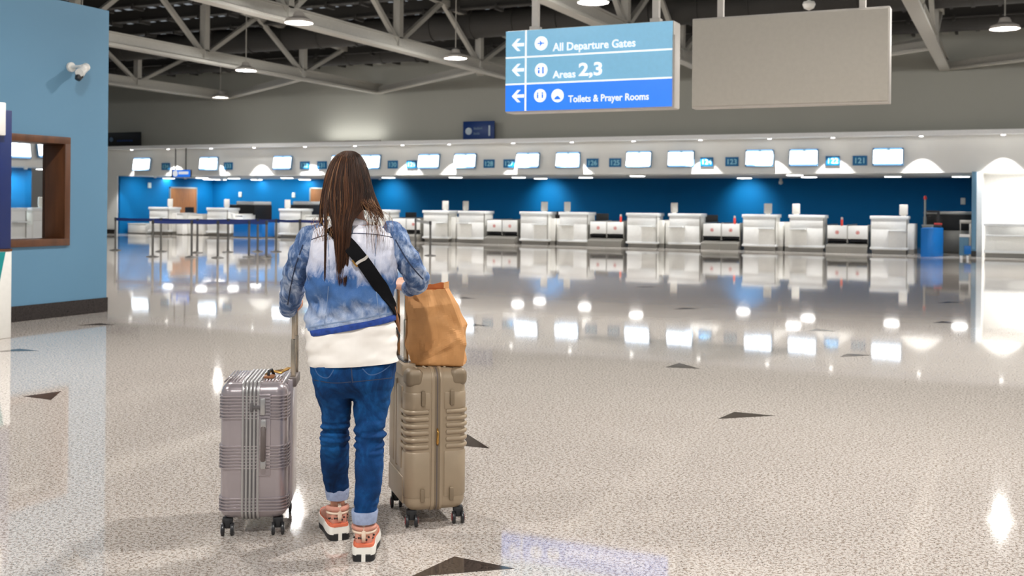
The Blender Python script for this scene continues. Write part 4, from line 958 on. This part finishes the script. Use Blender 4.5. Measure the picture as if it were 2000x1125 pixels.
for i in range(2300):
    s = rnd.random(); y0 = tops(); off = rnd.uniform(-.004, .007); col = rnd.choices([0, 1, 2, 3], ([12, 6, 1, .15] if s > .5 else [6, 7, 3, .6]))[0]
    ph = rnd.uniform(0, 6.28); am = rnd.uniform(.2, 1.1); s0 = .5+(s-.5)*.9
    if s < .14: ye, tgt = rnd.uniform(424, 444), None
    elif s < .64: ye, tgt = rnd.uniform(440, 560), 'lock'
    elif s < .9: ye, tgt = 402+22*(s-.6)/.3+rnd.uniform(-6, 5), None
    else: ye, tgt = rnd.uniform(412, 428), None
    if tgt is None and .6 < s < .9 and rnd.random() < .35: tgt = 'sweep'; ye = rnd.uniform(450, 540)
    pts = []; n = 22; yy = y0
    q = (s-.14)/.5; lx = rnd.gauss(0, .5)
    thin = tgt == 'lock' and q < .22 and rnd.random() < .7
    if thin: ye = rnd.uniform(480, 562)
    for k in range(n+1):
        t = k/n; y = y0+(ye-y0)*t
        p = hp(s0+(s-s0)*min(1, t*2), y, off)
        if tgt and y > 360:
            if thin: cx, hw = 640-(y-430)*.035, max(1.5, 5.5-(y-430)*.03)
            else: cx, hw = 668+(y-430)*.0, max(3.5, 21-(y-420)*.125)
            xt = cx+hw*max(-1, min(1, (q*2-1 if tgt == 'lock' else .9)+lx*.35))
            if not thin and y > 470: xt += (3.5 if lx > 0 else -3.5)*(y-470)/70
            fz = sx(0, 1, (y-365)/75); dd = -.118-.018*sx(0, 1, (y-400)/60)+.004*lx-off*.5+.012*sx(0, 1, (y-500)/60)
            tgtp = L(xt, y, dd); p = p.lerp(tgtp, fz)
        elif y > 405 and s < .2: p += Vector((0, .06*(y-405)/40, 0))
        elif y > 400 and s > .6: p += Vector((0, .05*(y-400)/25, 0))
        p += Vector((.0022*am*math.sin(ph+t*9), .001*math.cos(ph+t*7), 0)); pts.append(p)
    c_ = col if t < 2 else col
    strand(pts, rnd.uniform(.0011, .0019), max(1, c_) if (tgt and rnd.random() < .5) else c_)
for i in range(75):                                                  # loose wisps over the right shoulder and stray hairs
    s_ = rnd.uniform(.62, .93); x0 = rnd.uniform(700, 732); x1 = x0+rnd.uniform(4, 38); ye = rnd.uniform(430, 498); pts = []
    for k in range(24):
        t = k/23; y = 325+(ye-325)*t
        if y < 385: pts.append(hp(s_, y, .004))
        else:
            q_ = (y-385)/(ye-385); x = x0+(x1-x0)*math.sin(q_*math.pi*.55)+2.5*math.sin(q_*5+i); g_ = L(min(x, 768), y, -.108-.024*math.sin(min(1, q_*1.3)*1.57)); pts.append(hp(s_, y, .004).lerp(g_, sx(0, 1, q_*1.6)))
    strand(pts, rnd.uniform(.0006, .0011), rnd.choice([1, 2, 2, 3]))
for i in range(24):
    x = 612+rnd.uniform(0, 40); pts = [L(x+4*math.sin(k*.6+i), 425+k*4.5, -.10-.02*math.sin(k*.3)) for k in range(12)]; strand(pts, .0008, rnd.choice([2, 3]))
for i in range(70):                                                  # strands in front of the right shoulder, outer edge
    o_ = rnd.uniform(0, .16); ln = rnd.uniform(412, 424); pts = []
    for k in range(16):
        y = 304+(ln-304)*k/15; p = hp(1-o_*(1-.4*k/15), y, rnd.uniform(-.001, .001)); p.y += .02*(k/15); p.x += .010*sx(0, 1, (y-370)/50); pts.append(p)
    strand(pts, .0015, rnd.choice([0, 1, 2]))
hr.build('hair', [M['hair0'], M['hair1'], M['hair2'], M['hair3']], woman, smooth=True, fix=False)
# ---- cross-body bag
cb = thing('crossbody_bag', 'black crossbody bag strap over the denim jacket with a small bag at the hip', 'bag', W0, TH)
drape(tk, [(648, 446), (675, 472), (705, 506), (735, 548), (757, 584), (769, 604)], .056, .003, 'strap', M['strap'], cb, lift=.009, sub=6)
drape(tk, [(697, 516), (708, 507), (719, 500)], .012, .006, 'slider', M['sign_side'], cb, lift=.011)
drape(tk, [(690, 508), (694, 514), (699, 520)], .008, .007, 'ring', M['brass'], cb, lift=.011)
MB().tube([L(770, 600, -.04), L(776, 625, .0), L(779, 645, .06), L(772, 665, .12)], [.006, .008, .007, .006], 10).build('leather_trim', M['leather'], cb, smooth=True)
MB().tube([L(773, 640, -.03), L(780, 655, .0), L(776, 668, .06)], .005, 8).build('cord', M['black'], cb, smooth=True)
MB().box(-.1, .1, -.035, .035, -.07, .07).xf(Matrix.Translation(L(735, 640, .155))).build('pouch', M['strap'], cb, bevel=.025, seg=4)
MB().tube([L(645, 446, .01)+Vector((0, -.03, .01)), L(640, 444, .06), L(650, 470, .12), L(690, 560, .13), L(735, 625, .13)], [(.026, .003)]*5, 12).build('front_strap', M['strap'], cb, smooth=True)

# ================================================================== SUITCASES
M['silver'] = mat('silver_mauve_shell', s2l(170, 160, 162), .26, metal=.55, var=.02); M['silver'].node_tree.nodes['Principled BSDF'].inputs['Coat Weight'].default_value = .5
M['silver_b'] = mat('silver_band', s2l(176, 174, 172), .3, metal=.6)
M['zip'] = mat('grey_zip_tape', s2l(92, 88, 88), .7)
M['grip'] = mat('grey_brown_grip', s2l(96, 86, 82), .5)
M['champ'] = mat('champagne_shell', s2l(158, 140, 116), .42, metal=.15, var=.02)
M['champ_d'] = mat('darker_champagne_guard', s2l(126, 110, 88), .5, metal=.1)
M['tube'] = mat('aluminium_tube', s2l(190, 178, 160), .25, metal=.9)
M['wheel'] = mat('black_wheel', (.02, .02, .022), .35); M['wheel_r'] = mat('red_wheel_ring', s2l(150, 30, 30), .4); M['wheel_g'] = mat('grey_wheel_hub', s2l(150, 146, 142), .4)
M['kraft'] = mat('kraft_paper', s2l(196, 142, 88), .75, var=.06, vscale=18); M['kraft_in'] = mat('kraft_paper_inside', s2l(196, 112, 58), .8)
def rrect(a, b, r, n=6):
    out = []
    for cx, cy, a0 in ((a-r, b-r, 0), (-a+r, b-r, 90), (-a+r, -b+r, 180), (a-r, -b+r, 270)):
        for k in range(n+1): t = R(a0+90*k/n); out.append((cx+r*math.cos(t), cy+r*math.sin(t)))
    return out
def rbox(a, b, z0, z1, r, rt, n=6, x=0, y=0):                        # box with round vertical corners and round top and bottom edges
    rs = []
    for k in range(n+1): t = math.pi/2*k/n; d = rt*(1-math.sin(t)); rs.append([(x+p, y+q, z0+rt*(1-math.cos(t))) for p, q in rrect(a-d, b-d, max(.005, r-d))])
    for k in range(n+1): t = math.pi/2*(1-k/n); d = rt*(1-math.sin(t)); rs.append([(x+p, y+q, z1-rt*(1-math.cos(t))) for p, q in rrect(a-d, b-d, max(.005, r-d))])
    return rs
def caster(t, x, y, yaw, accent):
    f = MB().box(-.012, .012, -.02, .02, .03, .07).box(-.022, .022, -.018, .018, .052, .075).build('caster', M['black'], t, bevel=.004); f.location = (x, y, 0); f.rotation_euler = (0, 0, yaw)
    for s in (-1, 1):
        MB().tube([(s*.013, -.01, .027), (s*.027, -.01, .027)], .027, 20).build('wheel', M['wheel'], f, bevel=.003)
        MB().tube([(s*.0275, -.01, .027), (s*.029, -.01, .027)], .017, 16).build('wheel_disc', accent, f, smooth='auto')
def handle(t, gx, gy, gz, y0, y1, zb, gm):
    for y in (y0, y1):
        MB().box(gx-.011, gx+.011, y-.006, y+.006, zb-.02, gz-.15).build('handle_tube', M['tube'], t, bevel=.003)
        MB().box(gx-.008, gx+.008, y-.0045, y+.0045, gz-.15, gz-.01).build('inner_tube', M['tube'], t, bevel=.002)
    MB().tube([(gx, y0-.012, gz-.02), (gx, y0-.008, gz), (gx, y1+.008, gz), (gx, y1+.012, gz-.02)], [.012, .014, .014, .012], 14).build('grip', gm, t, smooth=True)
# silver suitcase
t = thing('suitcase', 'silver grey hard suitcase with ribbed shell standing left of the woman', 'suitcase', C1, Y1, None)
a, b, zb, zt = .143, .20, .072, .66
MB().rings(rbox(a, b, zb, zt, .05, .045)).build('shell', M['silver'], t, smooth='auto')
def hring(z, h, out, xlim=None):
    return MB().rings([[(p, q, z-h/2) for p, q in rrect(a-.004, b-.004, .048)], [(p, q, z-h*.25) for p, q in rrect(a+out, b+out, .052)], [(p, q, z+h*.25) for p, q in rrect(a+out, b+out, .052)], [(p, q, z+h/2) for p, q in rrect(a-.004, b-.004, .048)]])
for zs in ((.605, 8, .0135), (.39, 8, .0135), (.165, 5, .0135)):
    for k in range(zs[1]): hring(zs[0]-k*zs[2]*1.0, .008, .0065).build('rib', M['silver'], t, smooth='auto')
def vband(x0, x1, out, nm, m, rt=.045):                             # a band running round the case in the middle
    n = 8; prof = []
    for cy, cz, a0 in ((b-rt, zt-rt, 0), (-b+rt, zt-rt, 90), (-b+rt, zb+rt, 180), (b-rt, zb+rt, 270)):
        for k in range(n+1): tt = R(a0+90*k/n); prof.append((cy+(rt+out)*math.cos(tt), cz+(rt+out)*math.sin(tt)))
    return MB().rings([[(x, y, z) for y, z in prof] for x in (x0, x1)]).build(nm, m, t, bevel=.0015)
vband(-.052, .030, .002, 'middle_strip', M['silver'])
vband(-.036, .014, .0055, 'zip_tape', M['zip'])
for x in (-.048, -.032, -.016, .0, .017): vband(x, x+.009, .0085, 'frame_band', M['silver_b'])
for k in range(6):
    for s in (-1, 1): MB().tube([(s*(.062+k*.0135) if s < 0 else .045+k*.0135, -b+.05, zt+.0005), (s*(.062+k*.0135) if s < 0 else .045+k*.0135, b-.05, zt+.0005)], .0035, 8).build('top_rib', M['silver'], t, smooth=True)
MB().box(.02, .075, -b-.0065, -b+.005, .26, .615).build('handle_plate', M['silver'], t, bevel=.004)
MB().box(.030, .052, -b-.018, -b, .525, .598).build('lock', M['silver_b'], t, bevel=.006)
MB().box(-.012, .032, -b-.016, -b-.004, .552, .566).box(-.012, .0, -b-.018, -b-.004, .54, .578).build('zip_puller', M['zip'], t, bevel=.003)
MB().tube([(.046, -b-.008, .50), (.046, -b-.03, .475), (.046, -b-.032, .40), (.046, -b-.03, .335), (.046, -b-.008, .31)], [(.011, .008)]*5, 14).build('side_handle', M['grip'], t, smooth=True)
for z in (.487, .318): MB().box(.034, .058, -b-.034, -b-.002, z-.022, z+.022).build('handle_cap', M['silver_b'], t, bevel=.007)
for x in (-.11, .105):
    for y in (-.16, .16): caster(t, x, y, R(4), M['wheel_g'])
MB().box(.135, .158, -.1, .1, .12, .66).build('back_housing', M['silver'], t, bevel=.006)
MB().box(.138, .172, -.09, .09, .625, .668).build('handle_base', M['grip'], t, bevel=.006)
handle(t, .155, 0, .985, -.065, .065, .64, M['grip'])
tg = thing('tan_luggage_tag', 'tan and brown luggage strap lying on top of the silver suitcase', 'luggage tag', C1, Y1)
MB().tube([(.03, -.05, zt+.014), (.06, -.04, zt+.03), (.10, -.05, zt+.022), (.128, -.03, zt+.04), (.12, .0, zt+.028), (.07, .02, zt+.02)], [(.012, .004), (.014, .005), (.01, .006), (.016, .004), (.012, .005), (.01, .004)], 10).build('tan_strap', M['brass'], tg, smooth=True)
MB().tube([(.05, -.09, zt+.012), (.05, -.08, zt+.035), (.06, -.06, zt+.04), (.07, -.05, zt+.012)], .006, 10).build('dark_loop', M['black'], tg, smooth=True)
MB().box(.03, .075, -.10, -.05, zt+.005, zt+.016).build('red_brown_tag', M['leather'], tg, bevel=.003)
# champagne suitcase
t = thing('suitcase', 'champagne gold hard suitcase carrying the paper bag, right of the woman', 'suitcase', C2, Y2, None)
a, b, zb, zt = .138, .205, .068, .703
MB().rings(rbox(a, b, zb, zt, .045, .05)).build('shell', M['champ'], t, smooth='auto')
vband(-.026, -.012, .005, 'shell_lip', M['champ'], .05); vband(.012, .026, .005, 'shell_lip', M['champ'], .05); vband(-.013, .013, .003, 'zip_tape', M['champ_d'], .05); vband(-.003, .003, .005, 'zip_teeth', M['grip'], .05)
def wrap(z0, z1, s, out, nm, m, dep=.16, xin=.04):                   # raised pad wrapping one front corner
    pts = []
    for p, q in rrect(a+out, b+out, .05, 8): pts.append((p, q))
    pts = [(p, q) for p, q in pts if q < 0 and p*s > 0]
    pts.sort(key=lambda v: (math.atan2(v[1], v[0]*s)))
    pts = [(s*xin, -b-out)]+[p for p in pts if p[0]*s > xin]+[(s*(a+out), -b+dep)]
    cen = (s*(a-.04), -b+.06); inner = [(s*xin, -b+.01)]+[(p+(cen[0]-p)*.25, q+(cen[1]-q)*.25) for p, q in pts[1:-1]]+[(s*(a-.01), -b+dep)]
    loop = pts+inner[::-1]; cx = cen
    sh_ = lambda f: [(p+(cx[0]-p)*f, q+(cx[1]-q)*f) for p, q in loop]
    rs = [[(p, q, z0) for p, q in sh_(.07)], [(p, q, z0+.006) for p, q in loop], [(p, q, z1-.006) for p, q in loop], [(p, q, z1) for p, q in sh_(.07)]]
    return MB().rings(rs).build(nm, m, t, smooth='auto', ang=50)
for s in (-1, 1):
    for k in range(6): wrap(.505-k*.031, .523-k*.031, s, .010, 'rib', M['champ'], .1)
    wrap(.52, .60, s, .004, 'upper_panel', M['champ'], .12, .034); wrap(.13, .335, s, .004, 'lower_panel', M['champ'], .12, .034)
    mb = MB(); mb.rings(rbox(.040, .05, .622, .7045, .026, .03, x=s*.1005, y=-.159)); mb.build('corner_guard', M['champ_d'], t, smooth='auto')
    mb = MB(); mb.rings(rbox(.04, .05, .628, .7045, .026, .03, x=s*.1005, y=.158)); mb.build('corner_guard', M['champ_d'], t, smooth='auto')
    MB().box(-.010, .010, -.012, .008, -.035, .035).xf(Matrix.Translation((s*.066, -b-.006, .575))).build('foot', M['champ_d'], t, bevel=.007)
    MB().box(-.010, .010, -.012, .008, -.03, .03).xf(Matrix.Translation((s*.066, -b-.006, .145))).build('foot', M['champ_d'], t, bevel=.007)
    for x in (.045, .085): MB().tube([(s*x, -b+.04, zt+.001), (s*x, b-.04, zt+.001)], .005, 8).build('top_ridge', M['champ'], t, smooth=True)
MB().tube([(0, -b-.006, .44), (.002, -b-.011, .42), (.0, -b-.01, .375), (.001, -b-.006, .365)], [.003, .006, .006, .003], 10).build('zip_puller', M['brass'], t, smooth=True)
for (y0_, y1_, z0_, z1_, nm) in ((-.12, -.02, .25, .62, 'side_panel'), (.04, .14, .25, .62, 'side_panel'), (-.15, .15, .10, .22, 'side_panel'), (-.01, .03, .24, .64, 'handle_channel')):
    MB().box(-a-.008, -a+.01, y0_, y1_, z0_, z1_).build(nm, M['champ'], t, bevel=.005)
MB().box(-.145, -.075, -.12, .13, .66, .722).build('handle_base', M['champ'], t, bevel=.015)
MB().box(-.13, -.1, -.1, .12, .715, .727).build('handle_socket', M['dark'], t, bevel=.003)
for x in (-.105, .11):
    for y in (-.165, .165): caster(t, x, y, R(-8), M['wheel_r'])
handle(t, -.115, .02, 1.065, -.07, .11, .70, M['grip'])
# paper bag standing on the champagne suitcase
tb = thing('paper_bag', 'crumpled brown paper bag standing on the champagne suitcase', 'paper bag', C2+Vector((0, 0, 0)), TH)
def Q(px, py, D):                                                    # suitcase-centred, camera-facing axes
    w_ = atD(px, py, D)-C2; return Matrix.Rotation(-TH, 4, 'Z') @ w_
prof = [  # y, left x, right x, depth centre, half depth
    (711, 806, 902, 4.93, .062), (706, 804, 904, 4.93, .072), (690, 802, 907, 4.93, .078), (665, 801, 908, 4.93, .080), (640, 801, 906, 4.93, .076), (612, 800, 896, 4.93, .07), (590, 799, 887, 4.93, .062), (575, 798, 880, 4.93, .056), (563, 798, 873, 4.93, .052)]
rs = []; rb = random.Random(5); n = 72
cre = [(Vector((rb.uniform(-.12, .12), rb.uniform(-.1, .1), rb.uniform(.7, 1.05))), Vector((rb.gauss(0, 1), rb.gauss(0, .5), rb.gauss(0, .7))).normalized(), rb.uniform(.05, .11), rb.uniform(.008, .020)) for _ in range(60)]
for i, (y, xl, xr, D, hd) in enumerate(dense(prof, 7)):
    c = Q((xl+xr)/2, y, D); hw = (xr-xl)/2*D/F; ring = []
    for k, (p, q) in enumerate(rrect(1, 1, .10, n//4-1)):
        # points spread evenly round the rectangle
        t_ = (k+.5)/n*4; sd_, f_ = int(t_) % 4, (t_ % 1)*2-1
        p, q = [(1, f_), (-f_, 1), (-1, -f_), (f_, -1)][sd_]
        gx, gy = p*hw, q*hd
        if abs(p) > .98: gx *= 1-.16*(1-abs(q))*min(1, i/20)
        P_ = Vector((gx, gy, c.z)); nz = 0
        for (cc, nn, rad, dep) in cre:                               # flat-sided creases from crumpling
            dv = P_-cc; dist = abs(dv.dot(nn)); rr_ = dv.length
            if rr_ < rad*1.6: nz += dep*max(0, 1-dist/(rad*.4))*(1-rr_/(rad*1.6))*(1 if dep > .014 else -1)
        nz += .004*noise.noise(P_*16)
        nd = Vector((p if abs(p) > abs(q) else p*.2, q if abs(q) >= abs(p) else q*.2, 0)).normalized()
        ring.append(Vector((c.x+gx, c.y+gy, c.z))+nd*nz)
    rs.append(ring)
top = rs[-1]
for k, v in enumerate(top):                                          # the rim: high right corner, low left
    f_ = (v.x-min(p.x for p in top))/(max(p.x for p in top)-min(p.x for p in top)); back = v.y > sum(p.y for p in top)/len(top)
    v.z += -.018+.03*f_+(.016 if back else -.006)+rb.uniform(-.002, .002)
bag = MB().rings(rs, cap=False).build('paper_sack', [M['kraft'], M['kraft_in']], tb, smooth=False)
md = bag.modifiers.new('thickness', 'SOLIDIFY'); md.thickness = .0015; md.offset = -1; md.material_offset = 1
drp = rs[-1]
